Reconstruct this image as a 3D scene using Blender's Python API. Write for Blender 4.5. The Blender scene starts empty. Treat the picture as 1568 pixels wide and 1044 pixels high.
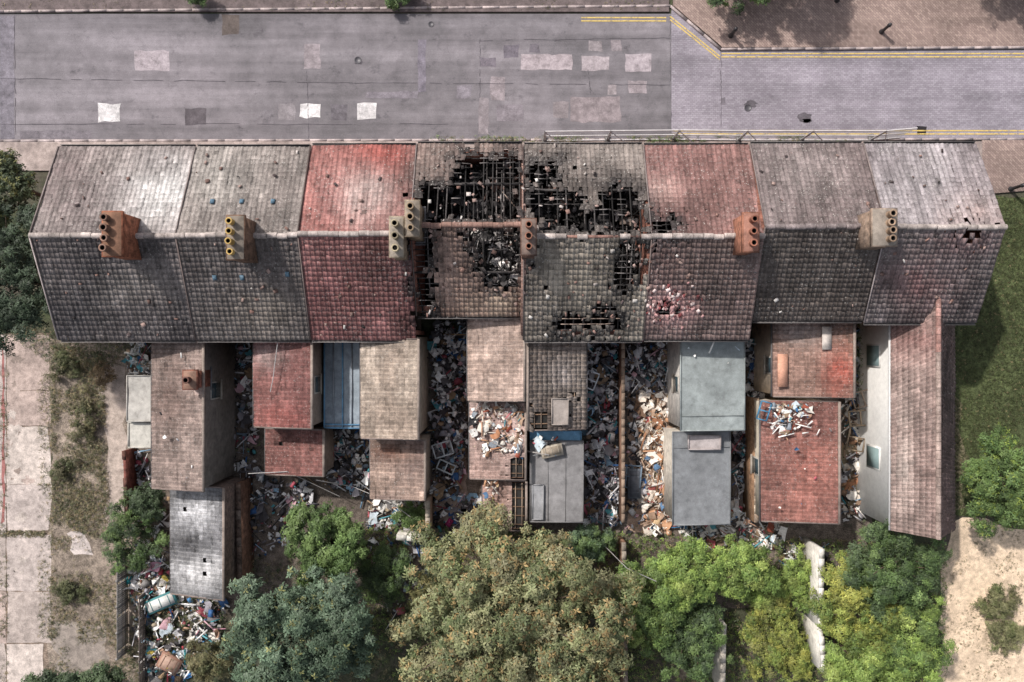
import bpy, math, random
import numpy as np
from mathutils import Vector, Matrix
from mathutils.geometry import tessellate_polygon
random.seed(7); rng=np.random.default_rng(7)
H=40.; S=28.
def W(px,py,h=0.):
    f=(H-h)/H/S
    return np.array([(px-784)*f,(522-py)*f,h])
def topx(x,y,z):
    f=(H-z)/H/S
    return 784+x/f, 522-y/f
def lin(h):
    h=h.lstrip('#'); r=[]
    for i in (0,2,4):
        c=int(h[i:i+2],16)/255.
        r.append(c/12.92 if c<=.04045 else ((c+.055)/1.055)**2.4)
    return np.array(r)
def C(h,E=1.0): return lin(h)/E
EF,EB,EG=1.15,.68,.95   # typical daylight on front slope, rear slope, ground

def vnoise(x,y,seed=0):
    ix=np.floor(x); iy=np.floor(y); fx=x-ix; fy=y-iy
    fx=fx*fx*(3-2*fx); fy=fy*fy*(3-2*fy)
    def h(a,b):
        t=np.sin(a*127.1+b*311.7+seed*17.31)*43758.5453
        return t-np.floor(t)
    return (h(ix,iy)*(1-fx)+h(ix+1,iy)*fx)*(1-fy)+(h(ix,iy+1)*(1-fx)+h(ix+1,iy+1)*fx)*fy
def fbm(x,y,s=1.,seed=0,o=4):
    x=np.asarray(x,float)*s; y=np.asarray(y,float)*s; t=0; a=.5; n=0
    for k in range(o):
        t=t+a*vnoise(x,y,seed+k); n+=a; a*=.5; x=x*2.03; y=y*2.03
    return t/n
def pip(x,y,poly):
    x=np.asarray(x,float); y=np.asarray(y,float)
    ins=np.zeros(x.shape,bool); n=len(poly)
    for i in range(n):
        x0,y0=poly[i]; x1,y1=poly[(i+1)%n]
        if y0==y1: continue
        c=((y0>y)!=(y1>y))&(x<(x1-x0)*(y-y0)/(y1-y0)+x0)
        ins^=c
    return ins
def pdist(x,y,poly):
    d=np.full(np.shape(x),1e9); n=len(poly)
    for i in range(n):
        a=np.array(poly[i],float); b=np.array(poly[(i+1)%n],float); ab=b-a
        t=np.clip(((x-a[0])*ab[0]+(y-a[1])*ab[1])/(ab@ab+1e-9),0,1)
        d=np.minimum(d,np.hypot(x-a[0]-t*ab[0],y-a[1]-t*ab[1]))
    return d

# ---------------------------------------------------------------- mesh builder
class MB:
    def __init__(s): s.v=[];s.f=[];s.c=[];s.m=[];s.n=0
    def arr(s,v,f,c,m=0):
        v=np.asarray(v,float).reshape(-1,3); f=np.asarray(f,int)
        s.v.append(v); s.f.append(f+s.n); s.n+=len(v)
        c=np.asarray(c,float)
        if c.ndim==1: c=np.tile(c,(len(f),1))
        s.c.append(c); s.m.append(np.full(len(f),m))
    def quad(s,a,b,c,d,col,m=0): s.arr([a,b,c,d],[[0,1,2,3]],col,m)
    def obox(s,cen,ax,ay,az,col,m=0):
        cen=np.asarray(cen,float);v=[]
        for k in (-1,1):
            for a,b in ((-1,-1),(1,-1),(1,1),(-1,1)):
                v.append(cen+a*ax+b*ay+k*az)
        s.arr(v,[[0,3,2,1],[4,5,6,7],[0,1,5,4],[1,2,6,5],[2,3,7,6],[3,0,4,7]],col,m)
    def box(s,x0,y0,z0,x1,y1,z1,col,m=0):
        s.obox([(x0+x1)/2,(y0+y1)/2,(z0+z1)/2],np.array([(x1-x0)/2,0,0]),np.array([0,(y1-y0)/2,0]),np.array([0,0,(z1-z0)/2]),col,m)
    def beam(s,p,q,w,h,col,m=0):
        p=np.asarray(p,float);q=np.asarray(q,float);d=q-p;L=np.linalg.norm(d)
        if L<1e-4:return
        d/=L; up=np.array([0,0,1.]) if abs(d[2])<.95 else np.array([1.,0,0])
        sx=np.cross(d,up); sx/=np.linalg.norm(sx); u=np.cross(sx,d)
        s.obox((p+q)/2,d*L/2,sx*w/2,u*h/2,col,m)
    def poly(s,pts,col,m=0):
        pts=[np.asarray(p,float) for p in pts]
        t=tessellate_polygon([[Vector(p) for p in pts]])
        fs=[]
        for a,b,c in t:
            n=np.cross(pts[b]-pts[a],pts[c]-pts[a])
            fs.append([a,b,c] if n[2]>=0 else [a,c,b])
        s.arr(pts,fs,col,m)
    def prism(s,pts,z0,z1,col,m=0):
        n=len(pts)
        s.poly([(p[0],p[1],z1) for p in pts],col,m)
        v=[(p[0],p[1],z0) for p in pts]+[(p[0],p[1],z1) for p in pts]
        s.arr(v,[[i,(i+1)%n,n+(i+1)%n,n+i] for i in range(n)],col,m)
    def lathe(s,cen,prof,n,col,m=0):
        v=[];f=[]
        for r,z in prof:
            for k in range(n):
                a=2*math.pi*k/n; v.append((cen[0]+r*math.cos(a),cen[1]+r*math.sin(a),cen[2]+z))
        for i in range(len(prof)-1):
            for k in range(n):
                f.append([i*n+k,i*n+(k+1)%n,(i+1)*n+(k+1)%n,(i+1)*n+k])
        s.arr(v,f,col,m)
    def tube(s,p,q,r0,r1,n,col,m=0):
        p=np.asarray(p,float);q=np.asarray(q,float);d=q-p;L=np.linalg.norm(d)
        if L<1e-4:return
        d/=L; up=np.array([0,0,1.]) if abs(d[2])<.9 else np.array([1.,0,0])
        a=np.cross(d,up);a/=np.linalg.norm(a);b=np.cross(d,a);v=[]
        for c,r in ((p,r0),(q,r1)):
            for k in range(n):
                t=2*math.pi*k/n; v.append(c+r*(a*math.cos(t)+b*math.sin(t)))
        s.arr(v,[[k,(k+1)%n,n+(k+1)%n,n+k] for k in range(n)],col,m)
    def build(s,name,mats,parent=None,smooth=False):
        me=bpy.data.meshes.new(name)
        V=np.concatenate(s.v)
        fl=np.concatenate([f.ravel() for f in s.f])
        cnt=np.concatenate([np.full(len(f),f.shape[1]) for f in s.f])
        st=np.concatenate([[0],np.cumsum(cnt)[:-1]])
        me.vertices.add(len(V)); me.vertices.foreach_set('co',V.ravel())
        me.loops.add(len(fl)); me.loops.foreach_set('vertex_index',fl.astype(np.int32))
        me.polygons.add(len(cnt)); me.polygons.foreach_set('loop_start',st.astype(np.int32))
        me.polygons.foreach_set('material_index',np.concatenate(s.m).astype(np.int32))
        me.update(calc_edges=True); me.validate()
        ca=me.color_attributes.new('Col','FLOAT_COLOR','CORNER')
        col=np.repeat(np.concatenate(s.c),cnt,axis=0)
        col=np.clip(np.hstack([col,np.ones((len(col),1))]),0.003,.9)
        if len(ca.data)==len(col): ca.data.foreach_set('color',col.ravel())
        for m in (mats if isinstance(mats,(list,tuple)) else [mats]): me.materials.append(m)
        if smooth: me.polygons.foreach_set('use_smooth',np.ones(len(cnt),bool))
        ob=bpy.data.objects.new(name,me); bpy.context.scene.collection.objects.link(ob)
        if parent: ob.parent=parent
        return ob
def empty(name):
    e=bpy.data.objects.new(name,None); bpy.context.scene.collection.objects.link(e); return e

# ---------------------------------------------------------------- materials
def newmat(name):
    m=bpy.data.materials.new(name); m.use_nodes=True; nt=m.node_tree
    b=nt.nodes['Principled BSDF']; b.inputs['Specular IOR Level'].default_value=.25
    return m,nt,b
def N(nt,t,**k):
    n=nt.nodes.new(t)
    for a,v in k.items():
        if hasattr(n,a): setattr(n,a,v)
    return n
def noise(nt,scale,detail=4,rough=.6,vec=None,out='Fac'):
    n=N(nt,'ShaderNodeTexNoise'); n.inputs['Scale'].default_value=scale; n.inputs['Detail'].default_value=detail
    n.inputs['Roughness'].default_value=rough
    nt.links.new(vec if vec else pos(nt),n.inputs['Vector']); return n.outputs[out]
def pos(nt):
    for n in nt.nodes:
        if n.bl_idname=='ShaderNodeNewGeometry': return n.outputs['Position']
    return N(nt,'ShaderNodeNewGeometry').outputs['Position']
def scaled(nt,sx,sy,sz):
    m=N(nt,'ShaderNodeMapping'); m.inputs['Scale'].default_value=(sx,sy,sz); nt.links.new(pos(nt),m.inputs['Vector']); return m.outputs[0]
def rng_(nt,fac,a,b,c,d):
    m=N(nt,'ShaderNodeMapRange'); nt.links.new(fac,m.inputs['Value'])
    for i,v in zip(('From Min','From Max','To Min','To Max'),(a,b,c,d)): m.inputs[i].default_value=v
    return m.outputs[0]
def mixc(nt,fac,a,b,mode='MIX'):
    m=N(nt,'ShaderNodeMixRGB',blend_type=mode)
    for i,v in ((0,fac),(1,a),(2,b)):
        if isinstance(v,(int,float)): m.inputs[i].default_value=v
        elif isinstance(v,(tuple,list,np.ndarray)): m.inputs[i].default_value=(*v[:3],1)
        else: nt.links.new(v,m.inputs[i])
    return m.outputs[0]
def mul(nt,col,fac):
    return mixc(nt,1.0,col,fac,'MULTIPLY')
def fmul(nt,a,b):
    mm=N(nt,'ShaderNodeMath',operation='MULTIPLY'); nt.links.new(a,mm.inputs[0])
    if isinstance(b,(int,float)): mm.inputs[1].default_value=b
    else: nt.links.new(b,mm.inputs[1])
    return mm.outputs[0]
def bump(nt,b,h,dist=.02,st=.6):
    n=N(nt,'ShaderNodeBump'); n.inputs['Strength'].default_value=st; n.inputs['Distance'].default_value=dist
    nt.links.new(h,n.inputs['Height']); nt.links.new(n.outputs[0],b.inputs['Normal'])
def attr(nt):
    a=N(nt,'ShaderNodeAttribute'); a.attribute_name='Col'; return a.outputs['Color']
def mat_vc(name,rough=.85,s1=.8,a1=.25,s2=9,a2=.3,s3=40,a3=.25,lichen=0,licol='#cdc8c2',bmp=.01,spec=.25,stain=0):
    m,nt,b=newmat(name); c=attr(nt)
    c=mul(nt,c,rng_(nt,noise(nt,s1),.3,.7,1-a1,1+a1))
    c=mul(nt,c,rng_(nt,noise(nt,s2),.3,.7,1-a2,1+a2))
    f3=noise(nt,s3,2)
    c=mul(nt,c,rng_(nt,f3,.3,.7,1-a3,1+a3))
    if stain:
        c=mixc(nt,rng_(nt,noise(nt,2.3,6,.7),.52,.66,0,stain),c,(.03,.027,.026))
    if lichen:
        c=mul(nt,c,rng_(nt,noise(nt,1.,5,.7,scaled(nt,3.2,.45,.45)),.32,.68,.7,1.32))   # rain streaks down the slope
        v=N(nt,'ShaderNodeTexVoronoi'); v.inputs['Scale'].default_value=7.5; nt.links.new(pos(nt),v.inputs['Vector'])
        sp=rng_(nt,v.outputs['Distance'],.12,.24,1,0)
        g=rng_(nt,noise(nt,1.1,5,.7),.45,.57,0,lichen)
        c=mixc(nt,fmul(nt,sp,g),c,C(licol,1.2))
        g2=rng_(nt,noise(nt,.5,4,.6),.4,.62,.15,1)
        c=mixc(nt,fmul(nt,rng_(nt,noise(nt,9,8,.85),.52,.68,0,.9*lichen),g2),c,C(licol,1.25))
        c=mixc(nt,rng_(nt,noise(nt,3.6,7,.85),.55,.68,0,.62),c,C('#38332c',1.))
    nt.links.new(c,b.inputs['Base Color']); b.inputs['Roughness'].default_value=rough; b.inputs['Specular IOR Level'].default_value=spec
    if bmp: bump(nt,b,f3,bmp)
    return m
M_tile=mat_vc('roof_tile',.85,.6,.3,6,.25,30,.3,lichen=.75,spec=.15)
M_tilec=mat_vc('roof_tile_clean',.85,.7,.28,6,.3,30,.3,lichen=.45,spec=.15)
M_plain=mat_vc('weathered_render',.9,.9,.2,4,.2,30,.15,stain=.3)
M_white=mat_vc('painted_render',.85,.6,.06,4,.08,30,.06)
M_conc=mat_vc('concrete',.9,.6,.22,3,.28,25,.25,stain=.3)
M_felt=mat_vc('roof_felt',.8,.7,.2,3,.18,40,.18,stain=.25)
M_dirt=mat_vc('soil',.95,.4,.35,3,.5,18,.5,bmp=.04)
M_junk=mat_vc('rubbish',.6,1,.1,5,.2,30,.2,bmp=0)
M_char=mat_vc('charred_timber',.85,1,.3,6,.5,40,.4)
M_metal=mat_vc('galvanised_metal',.45,1,.1,5,.15,30,.1,bmp=0,spec=.5)
def mat_brick():
    m,nt,b=newmat('brickwork'); c=attr(nt)
    sp=N(nt,'ShaderNodeSeparateXYZ'); nt.links.new(pos(nt),sp.inputs[0])
    ad=N(nt,'ShaderNodeMath',operation='ADD'); nt.links.new(sp.outputs[0],ad.inputs[0]); nt.links.new(sp.outputs[1],ad.inputs[1])
    cb=N(nt,'ShaderNodeCombineXYZ'); nt.links.new(ad.outputs[0],cb.inputs[0]); nt.links.new(sp.outputs[2],cb.inputs[1])
    t=N(nt,'ShaderNodeTexBrick'); nt.links.new(cb.outputs[0],t.inputs['Vector'])
    t.inputs['Scale'].default_value=1; t.inputs['Brick Width'].default_value=.225; t.inputs['Row Height'].default_value=.075
    t.inputs['Mortar Size'].default_value=.008
    t.inputs['Color1'].default_value=(1.15,1.05,1,1); t.inputs['Color2'].default_value=(.7,.68,.7,1); t.inputs['Mortar'].default_value=(1.2,1.25,1.3,1)
    c=mul(nt,c,t.outputs['Color']); c=mul(nt,c,rng_(nt,noise(nt,4,6,.7),.3,.7,.35,1.5))
    nt.links.new(c,b.inputs['Base Color']); b.inputs['Roughness'].default_value=.9; return m
M_brick=mat_brick()
def mat_asphalt():
    m,nt,b=newmat('asphalt')
    big=noise(nt,.12,5,.6); c=mixc(nt,rng_(nt,big,.38,.62,0,1),C('#6a6669',EG),C('#817b7f',EG))
    st=noise(nt,1.,5,.65,scaled(nt,.04,1.0,1)); c=mul(nt,c,rng_(nt,st,.3,.7,.7,1.27))
    c=mul(nt,c,rng_(nt,noise(nt,1.2,6,.7),.3,.7,.78,1.22))
    f=noise(nt,22,4,.8); c=mul(nt,c,rng_(nt,f,.3,.7,.72,1.28))
    c=mixc(nt,rng_(nt,noise(nt,.9,5,.75,scaled(nt,1,1.3,1)),.58,.72,0,.6),c,C('#3d3a3f',1))
    c=mixc(nt,rng_(nt,noise(nt,2.4,8,.85,scaled(nt,.8,1.2,1)),.6,.72,0,.45),c,C('#b5aeae',1))
    v=N(nt,'ShaderNodeTexVoronoi',feature='DISTANCE_TO_EDGE'); v.inputs['Scale'].default_value=.45
    w=mixc(nt,.8,pos(nt),noise(nt,1.1,6,.7,None,'Color'),'ADD'); nt.links.new(w,v.inputs['Vector'])
    cr=rng_(nt,v.outputs['Distance'],0,.009,1,0); g=rng_(nt,noise(nt,.35,3),.48,.6,0,.28)
    c=mixc(nt,fmul(nt,cr,g),c,(.03,.028,.03))
    nt.links.new(c,b.inputs['Base Color']); b.inputs['Roughness'].default_value=.85; bump(nt,b,f,.01); return m
def mat_blocks(name,c1,c2,rot=0):
    m,nt,b=newmat(name)
    mp=N(nt,'ShaderNodeMapping'); mp.inputs['Rotation'].default_value=(0,0,rot); nt.links.new(pos(nt),mp.inputs['Vector'])
    t=N(nt,'ShaderNodeTexBrick'); nt.links.new(mp.outputs[0],t.inputs['Vector']); t.inputs['Scale'].default_value=1
    t.inputs['Brick Width'].default_value=.21; t.inputs['Row Height'].default_value=.105; t.inputs['Mortar Size'].default_value=.008
    t.inputs['Color1'].default_value=(*C(c1,EG),1); t.inputs['Color2'].default_value=(*C(c2,EG),1); t.inputs['Mortar'].default_value=(*C(c2,EG*1.35),1)
    c=mul(nt,t.outputs['Color'],rng_(nt,noise(nt,.35,5,.6),.3,.7,.75,1.22))
    st=noise(nt,1.,5,.65,scaled(nt,.05,.8,1)); c=mul(nt,c,rng_(nt,st,.3,.7,.78,1.22))
    c=mul(nt,c,rng_(nt,noise(nt,20,3,.7),.3,.7,.8,1.2))
    c=mixc(nt,rng_(nt,noise(nt,1.3,5,.7),.6,.74,0,.4),c,C('#4a4245',1))
    nt.links.new(c,b.inputs['Base Color']); b.inputs['Roughness'].default_value=.8; return m
M_asph=mat_asphalt(); M_blk=mat_blocks('block_paving_road','#938d94','#827b83'); M_blk2=mat_blocks('block_paving_pavement','#9b887f','#7f6d67',.785)
def mat_paint():
    m,nt,b=newmat('worn_road_paint'); nt.links.new(attr(nt),b.inputs['Base Color'])
    tr=N(nt,'ShaderNodeBsdfTransparent'); mx=N(nt,'ShaderNodeMixShader')
    nt.links.new(rng_(nt,noise(nt,4,8,.85),.38,.5,0,.92),mx.inputs[0])
    nt.links.new(tr.outputs[0],mx.inputs[1]); nt.links.new(b.outputs[0],mx.inputs[2])
    nt.links.new(mx.outputs[0],nt.nodes['Material Output'].inputs[0]); return m
M_paint=mat_paint()
def mat_leaf(name='foliage'):
    m,nt,b=newmat(name); c=attr(nt); nt.links.new(c,b.inputs['Base Color']); b.inputs['Roughness'].default_value=.55
    b.inputs['Specular IOR Level'].default_value=.3
    t=N(nt,'ShaderNodeBsdfTranslucent'); nt.links.new(c,t.inputs[0]); mx=N(nt,'ShaderNodeMixShader'); mx.inputs[0].default_value=.22
    nt.links.new(b.outputs[0],mx.inputs[1]); nt.links.new(t.outputs[0],mx.inputs[2]); nt.links.new(mx.outputs[0],nt.nodes['Material Output'].inputs[0]); return m
M_leaf=mat_leaf(); M_bark=mat_vc('bark',.9)
def mat_ground():
    m,nt,b=newmat('ground_soil_grass')
    c=mixc(nt,rng_(nt,noise(nt,.25,6,.7),.4,.6,0,1),C('#575048',1.),C('#454b35',1.))
    f=noise(nt,8,6,.8); c=mul(nt,c,rng_(nt,f,.3,.7,.45,1.6)); c=mul(nt,c,rng_(nt,noise(nt,1.5,4),.3,.7,.7,1.3))
    nt.links.new(c,b.inputs['Base Color']); b.inputs['Roughness'].default_value=.95; bump(nt,b,f,.06,.8); return m
M_ground=mat_ground()
def mat_glass():
    m,nt,b=newmat('window_glass'); b.inputs['Base Color'].default_value=(.04,.06,.07,1); b.inputs['Roughness'].default_value=.1; b.inputs['Specular IOR Level'].default_value=.6; return m
M_glass=mat_glass()

# ---------------------------------------------------------------- tiles
def tiles(mb,P00,P10,P01,P11,colfn,hole=None,tw=.225,tl=.25,rough=.006,m=0,sparse=0,roll=.026,lip=.014):
    P00,P10,P01,P11=[np.asarray(p,float) for p in (P00,P10,P01,P11)]
    nu=max(1,round(np.linalg.norm(P10-P00)/tw)); nv=max(1,round(np.linalg.norm(P01-P00)/tl))
    I,J=np.meshgrid(np.arange(nu),np.arange(nv)); I=I.ravel(); J=J.ravel()
    def P(u,v): return ((1-u)*(1-v))[...,None]*P00+(u*(1-v))[...,None]*P10+((1-u)*v)[...,None]*P01+(u*v)[...,None]*P11
    cen=P((I+.5)/nu,(J+.5)/nv); px,py=topx(cen[:,0],cen[:,1],cen[:,2])
    keep=np.ones(len(I),bool); loose=np.zeros(len(I))
    if hole is not None:
        k,l=hole(px,py); keep&=~k; loose=l
    if sparse: keep&=rng.random(len(I))>sparse
    I=I[keep];J=J[keep];px=px[keep];py=py[keep];loose=loose[keep];n=len(I)
    fr=np.array([0,.42,.55,.8,.93,1.]); zz=np.array([0,0,roll,roll,0,0]); K=6
    nrm=np.cross(P10-P00,P01-P00); nrm/=np.linalg.norm(nrm); nrm*=1 if nrm[2]>0 else -1
    sag=(fbm(I/nu*4,J/nv*3,1.,int(abs(P00[0])*10)%50)-.5)*.14
    uu=(I[:,None]+fr[None])/nu; v0=np.repeat((J/nv)[:,None],K,1); v1=np.repeat(((J+1.12)/nv)[:,None],K,1)
    dz=rng.normal(0,rough,n)[:,None]+sag[:,None]; ti=rng.normal(0,rough*1.4,n)[:,None]*(fr[None]-.5)+rng.normal(0,rough*.7,n)[:,None]
    ti=ti+loose[:,None]*rng.normal(.03,.05,n)[:,None]
    sl=(loose*rng.normal(0,.10,n)+rng.normal(0,.004,n))[:,None]/ (nu*tw)
    A=P(uu,v0)+(zz[None]*.9+dz)[...,None]*nrm
    B=P(uu+sl,v1)+(zz[None]+lip+dz+ti)[...,None]*nrm
    Cc=P(uu+sl,v1)+(zz[None]*0-.015+dz+ti)[...,None]*nrm
    V=np.concatenate([A,B,Cc],1)
    f=[]
    for k in range(K-1): f.append([k,k+1,K+k+1,K+k])
    for k in range(K-1): f.append([K+k,K+k+1,2*K+k+1,2*K+k])
    f=np.array(f); F=(np.arange(n)[:,None,None]*(3*K)+f[None]).reshape(-1,4)
    streak=.75+.5*fbm(I*.9,J*.12,1.,7)
    col=colfn(px,py)*(np.clip(rng.normal(1,.10,n),.6,1.5)*streak)[:,None]
    odd=rng.random(n)<.03; col[odd]*=rng.uniform(.5,1.6,(odd.sum(),1))
    col=np.repeat(col,len(f),0)
    mb.arr(V.reshape(-1,3),F,col,m)

HOLES=[
 [(637,300),(655,286),(690,292),(694,278),(700,268),(703,243),(716,236),(760,240),(778,236),(799,246),(799,336),(648,340)],
 [(811,250),(852,253),(854,290),(886,290),(892,318),(905,328),(922,312),(925,285),(975,295),(986,352),(902,352),(866,348),(812,345)],
 [(722,352),(796,352),(799,430),(768,436),(748,428),(735,410),(725,380)],
 [(630,362),(655,350),(661,482),(640,484)],
 [(958,366),(990,370),(996,400),(975,430),(948,444),(945,400)],
 [(850,486),(905,488),(912,474),(950,480),(948,500),(900,505),(855,503)],
 [(985,338),(1030,345),(1022,355),(985,357)],
 [(1008,468),(1022,464),(1028,474),(1014,480)],
 [(1478,358),(1494,347),(1500,352),(1484,370)],
]
WH=[[(812,632),(836,632),(836,660),(812,660)],[(784,700),(806,700),(806,812),(784,812)],[(846,625),(866,612),(870,645),(850,652)]]
def hole(px,py):
    jx=px+(fbm(px,py,.07,3)-.5)*36; jy=py+(fbm(px,py,.07,9)-.5)*36
    k=np.zeros(px.shape,bool); d=np.full(px.shape,1e9)
    for h in HOLES: k|=pip(jx,jy,h); d=np.minimum(d,pdist(px,py,h))
    r=rng.random(px.shape); k|=(r<.35*np.exp(-d/7))
    return k,np.exp(-d/16)
def hole_w(px,py):
    k=np.zeros(px.shape,bool); d=np.full(px.shape,1e9)
    for h in WH: k|=pip(px,py,h); d=np.minimum(d,pdist(px,py,h))
    return k|(rng.random(px.shape)<.004),np.exp(-d/10)

def colfn(c1,c2,seed,blobs=(),burn=1.,s=.012):
    c1=np.array(c1);c2=np.array(c2)
    def f(px,py):
        t=np.clip((fbm(px,py,s,seed)-.32)/.36,0,1)[:,None]
        c=c1*(1-t)+c2*t
        c=c*(0.78+.44*fbm(px,py*.3,.09,seed+5))[:,None]
        for bx,by,rx,ry,bc,st in blobs:
            w=st*np.exp(-(((px-bx)/rx)**2+((py-by)/ry)**2))*np.clip(.35+1.3*fbm(px,py,.05,seed+9),0,1.3)
            w=np.clip(w,0,1)[:,None]; c=c*(1-w)+np.array(bc)*w
        if burn:
            d=np.full(px.shape,1e9)
            for h in HOLES[:7]: d=np.minimum(d,pdist(px,py,h))
            w=np.clip(np.exp(-d/(19*burn))*(fbm(px,py,.07,seed+2)*2.9-.3),0,.94)[:,None]
            c=c*(1-w)+np.array([.020,.018,.019])*w
            w=np.clip(np.exp(-d/45)*(fbm(px,py,.03,seed+6)*1.6-.45),0,.6)[:,None]*(1 if burn>=1 else .4)
            c=c*(1-w)+np.array([.06,.052,.05])*w
        return c
    return f

# ---------------------------------------------------------------- terrace
XE=lambda px:(px-784)*.03125
secs=[
 (90,300,9.28,4.74,.07,('#8c827f','#756b6a'),('#5d5654','#4c4747'),[(255,300,60,55,C('#cdc9c7',EF),.9),(90,260,50,60,C('#7b6a6a',EF),.5)],[(200,440,60,30,C('#7a726c',EB),.6)]),
 (300,476,9.28,4.76,.07,('#958c87','#7d7470'),('#645d5a','#524b49'),[(330,270,60,50,C('#b0aaa4',EF),.6)],[(400,480,60,40,C('#80766c',EB),.6)]),
 (476,638,9.35,4.82,.07,('#9d6c66','#8a5853'),('#775250','#624340'),[(560,300,45,45,C('#cdb8b2',EF),.75),(600,235,60,25,C('#9c564f',EF),.8),(500,300,25,60,C('#966a66',EF),.6),(660,250,35,60,C('#8d7a74',EF),1.0)],[(520,380,60,25,C('#7d5a56',EB),.6)]),
 (638,801,9.42,5.22,1.2,('#97837b','#84706a'),('#8f776c','#786157'),[],[(770,465,60,25,C('#9a8876',EB),.7)]),
 (801,985,9.38,4.70,.05,('#8a7f79','#6f6660'),('#877e73','#70675f'),[(940,235,50,20,C('#9a908a',EF),.7)],[(900,430,60,50,C('#948a7d',EB),.8)]),
 (985,1148,9.35,4.72,.1,('#8a6964','#7a5b57'),('#705e5a','#5a4d49'),[(1000,255,55,35,C('#9c706c',EF),.5),(1010,290,30,20,C('#c8a8a0',EF),.6),(1120,300,50,60,C('#7a5d59',EF),.6)],[(1028,470,32,22,C('#c09490',EB),1.3),(1010,400,40,30,C('#785d58',EB),.5)]),
 (1148,1322,9.42,5.15,1.0,('#7d7170','#6d6160'),('#504945','#433c39'),[(1230,260,60,40,C('#9a8e8c',EF),.6)],[(1250,460,70,20,C('#6a5f58',EB),.5)]),
 (1322,1496,9.42,5.12,.9,('#979092','#83797b'),('#696160','#554d4c'),[(1500,330,60,30,C('#a0867f',EF),.5)],[(1410,430,50,40,C('#7a5452',EB),.5),(1480,370,50,25,C('#6e5252',EB),.5)]),
]
he,hr=5.0,7.1
houses=[]
for i,(p0,p1,yf,yr,yb,cf,cr,bf,br) in enumerate(secs):
    e=empty('terraced_house'); houses.append(e)
    x0,x1=XE(p0),XE(p1); hz=hr
    mat=[M_tile,M_plain]
    mb=MB(); tiles(mb,(x0+.02,yr,hz),(x1-.02,yr,hz),(x0+.02,yf,he),(x1-.02,yf,he),colfn(C(cf[0],EF),C(cf[1],EF),i*3+1,bf),hole)
    mb.beam((x0,yr,hz+.05),(x0,yf,he+.05),.05,.07,C('#8b7f7c' if i not in (2,4) else '#5d4f4c',EF),1)
    mb.build('roof_front_slope',mat,e)
    mb=MB(); tiles(mb,(x0+.02,yr-.01,hz),(x1-.02,yr-.01,hz),(x0+.02,yb,he),(x1-.02,yb,he),colfn(C(cr[0],EB),C(cr[1],EB),i*3+20,br,.85),hole,roll=.028,lip=.02)
    mb.beam((x0,yr-.02,hz+.05),(x0,yb,he+.05),.05,.06,C('#8c8280' if i in (0,7) else '#5d5350',EB),1)
    mb.build('roof_rear_slope',mat,e)
    mb=MB(); n=int((x1-x0)/.45)
    for k in range(n):
        a=x0+(x1-x0)*k/n; b=x0+(x1-x0)*(k+1)/n-.015
        px,_=topx((a+b)/2,yr,7.1)
        if 860<px<985 and random.random()<.75: continue
        r=.13; zc=hz-.02+random.gauss(0,.012); dy=random.gauss(0,.016)
        v=[];f=[];K=7
        for xx in (a,b):
            for q in range(K):
                t=math.pi*q/(K-1); v.append((xx,yr+dy+r*math.cos(t),zc+r*math.sin(t)+.02))
        for q in range(K-1): f.append([q,q+1,K+q+1,K+q])
        base=C('#b8aca6',EF) if i not in (3,) else C('#a68478',EF)
        if i in (6,): base=C('#8d8180',EF)
        mb.arr(v,f,base*random.uniform(.65,1.15),0)
    mb.build('ridge_tiles',[M_tilec],e)
    mb=MB(); wc=C('#94685a',1.0)*.9
    wy0,wy1=yb+.25,yf-.25
    mb.box(x0+.11,wy1-.22,0,x1-.11,wy1,he-.05,wc); mb.box(x0+.11,wy0,0,x1-.11,wy0+.22,he-.05,wc)
    for xx,last in ((x0,0),(x1,1)):
        if last and i<7: continue
        a,b=xx-.11+(.11 if i==0 and not last else 0),xx+.11-(.11 if last else 0)
        up=.12 if i!=4 else -.04
        prof=[(wy0,0),(wy1,0),(wy1,he-.05),(yr,hz-up),(wy0,he-.05)]
        v=[(a,p[0],p[1]) for p in prof]+[(b,p[0],p[1]) for p in prof]
        mb.arr(v,[[j,(j+1)%5,5+(j+1)%5,5+j] for j in range(5)],wc if i!=4 else C('#a5887c'))
        mb.arr(v,[[0,1,2],[0,2,3],[0,3,4],[5,7,6],[5,8,7],[5,9,8]],wc)
    mb.build('walls',[M_brick],e)
    mb=MB(); wn=C('#c8c4bc'); 
    def win(mb,cx,z0,z1,w,y,sg):
        mb.box(cx-w/2,min(y,y+sg*.04),z0,cx+w/2,max(y,y+sg*.04),z1,wn,0)
        mb.box(cx-w/2+.07,min(y+sg*.041,y+sg*.055),z0+.07,cx-.03,max(y+sg*.041,y+sg*.055),z1-.07,(.03,.035,.04),1)
        mb.box(cx+.03,min(y+sg*.041,y+sg*.055),z0+.07,cx+w/2-.07,max(y+sg*.041,y+sg*.055),z1-.07,(.03,.035,.04),1)
        mb.box(cx-w/2-.1,min(y,y+sg*.1),z0-.09,cx+w/2+.1,max(y,y+sg*.1),z0-.002,C('#a59c90'),0)
    xm=(x0+x1)/2; q=(x1-x0)/4
    for cx in (xm-q,xm+q):
        win(mb,cx,3.2,4.5,1.1,wy1,1); win(mb,cx,3.2,4.5,1.1,wy0,-1)
    win(mb,xm-q,.8,2.1,1.5,wy1,1)
    mb.box(xm+q-.45,wy1,0.12,xm+q+.45,wy1+.06,2.2,C('#5a2a28'),0)
    mb.box(xm+q-.3,wy1+.061,1.5,xm+q+.3,wy1+.07,2.05,(.03,.035,.04),1)
    mb.build('windows_and_door',[M_plain,M_glass],e)
    mb=MB(); gc=C('#75706f' if i%2 else '#8a8482',1.1)
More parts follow.
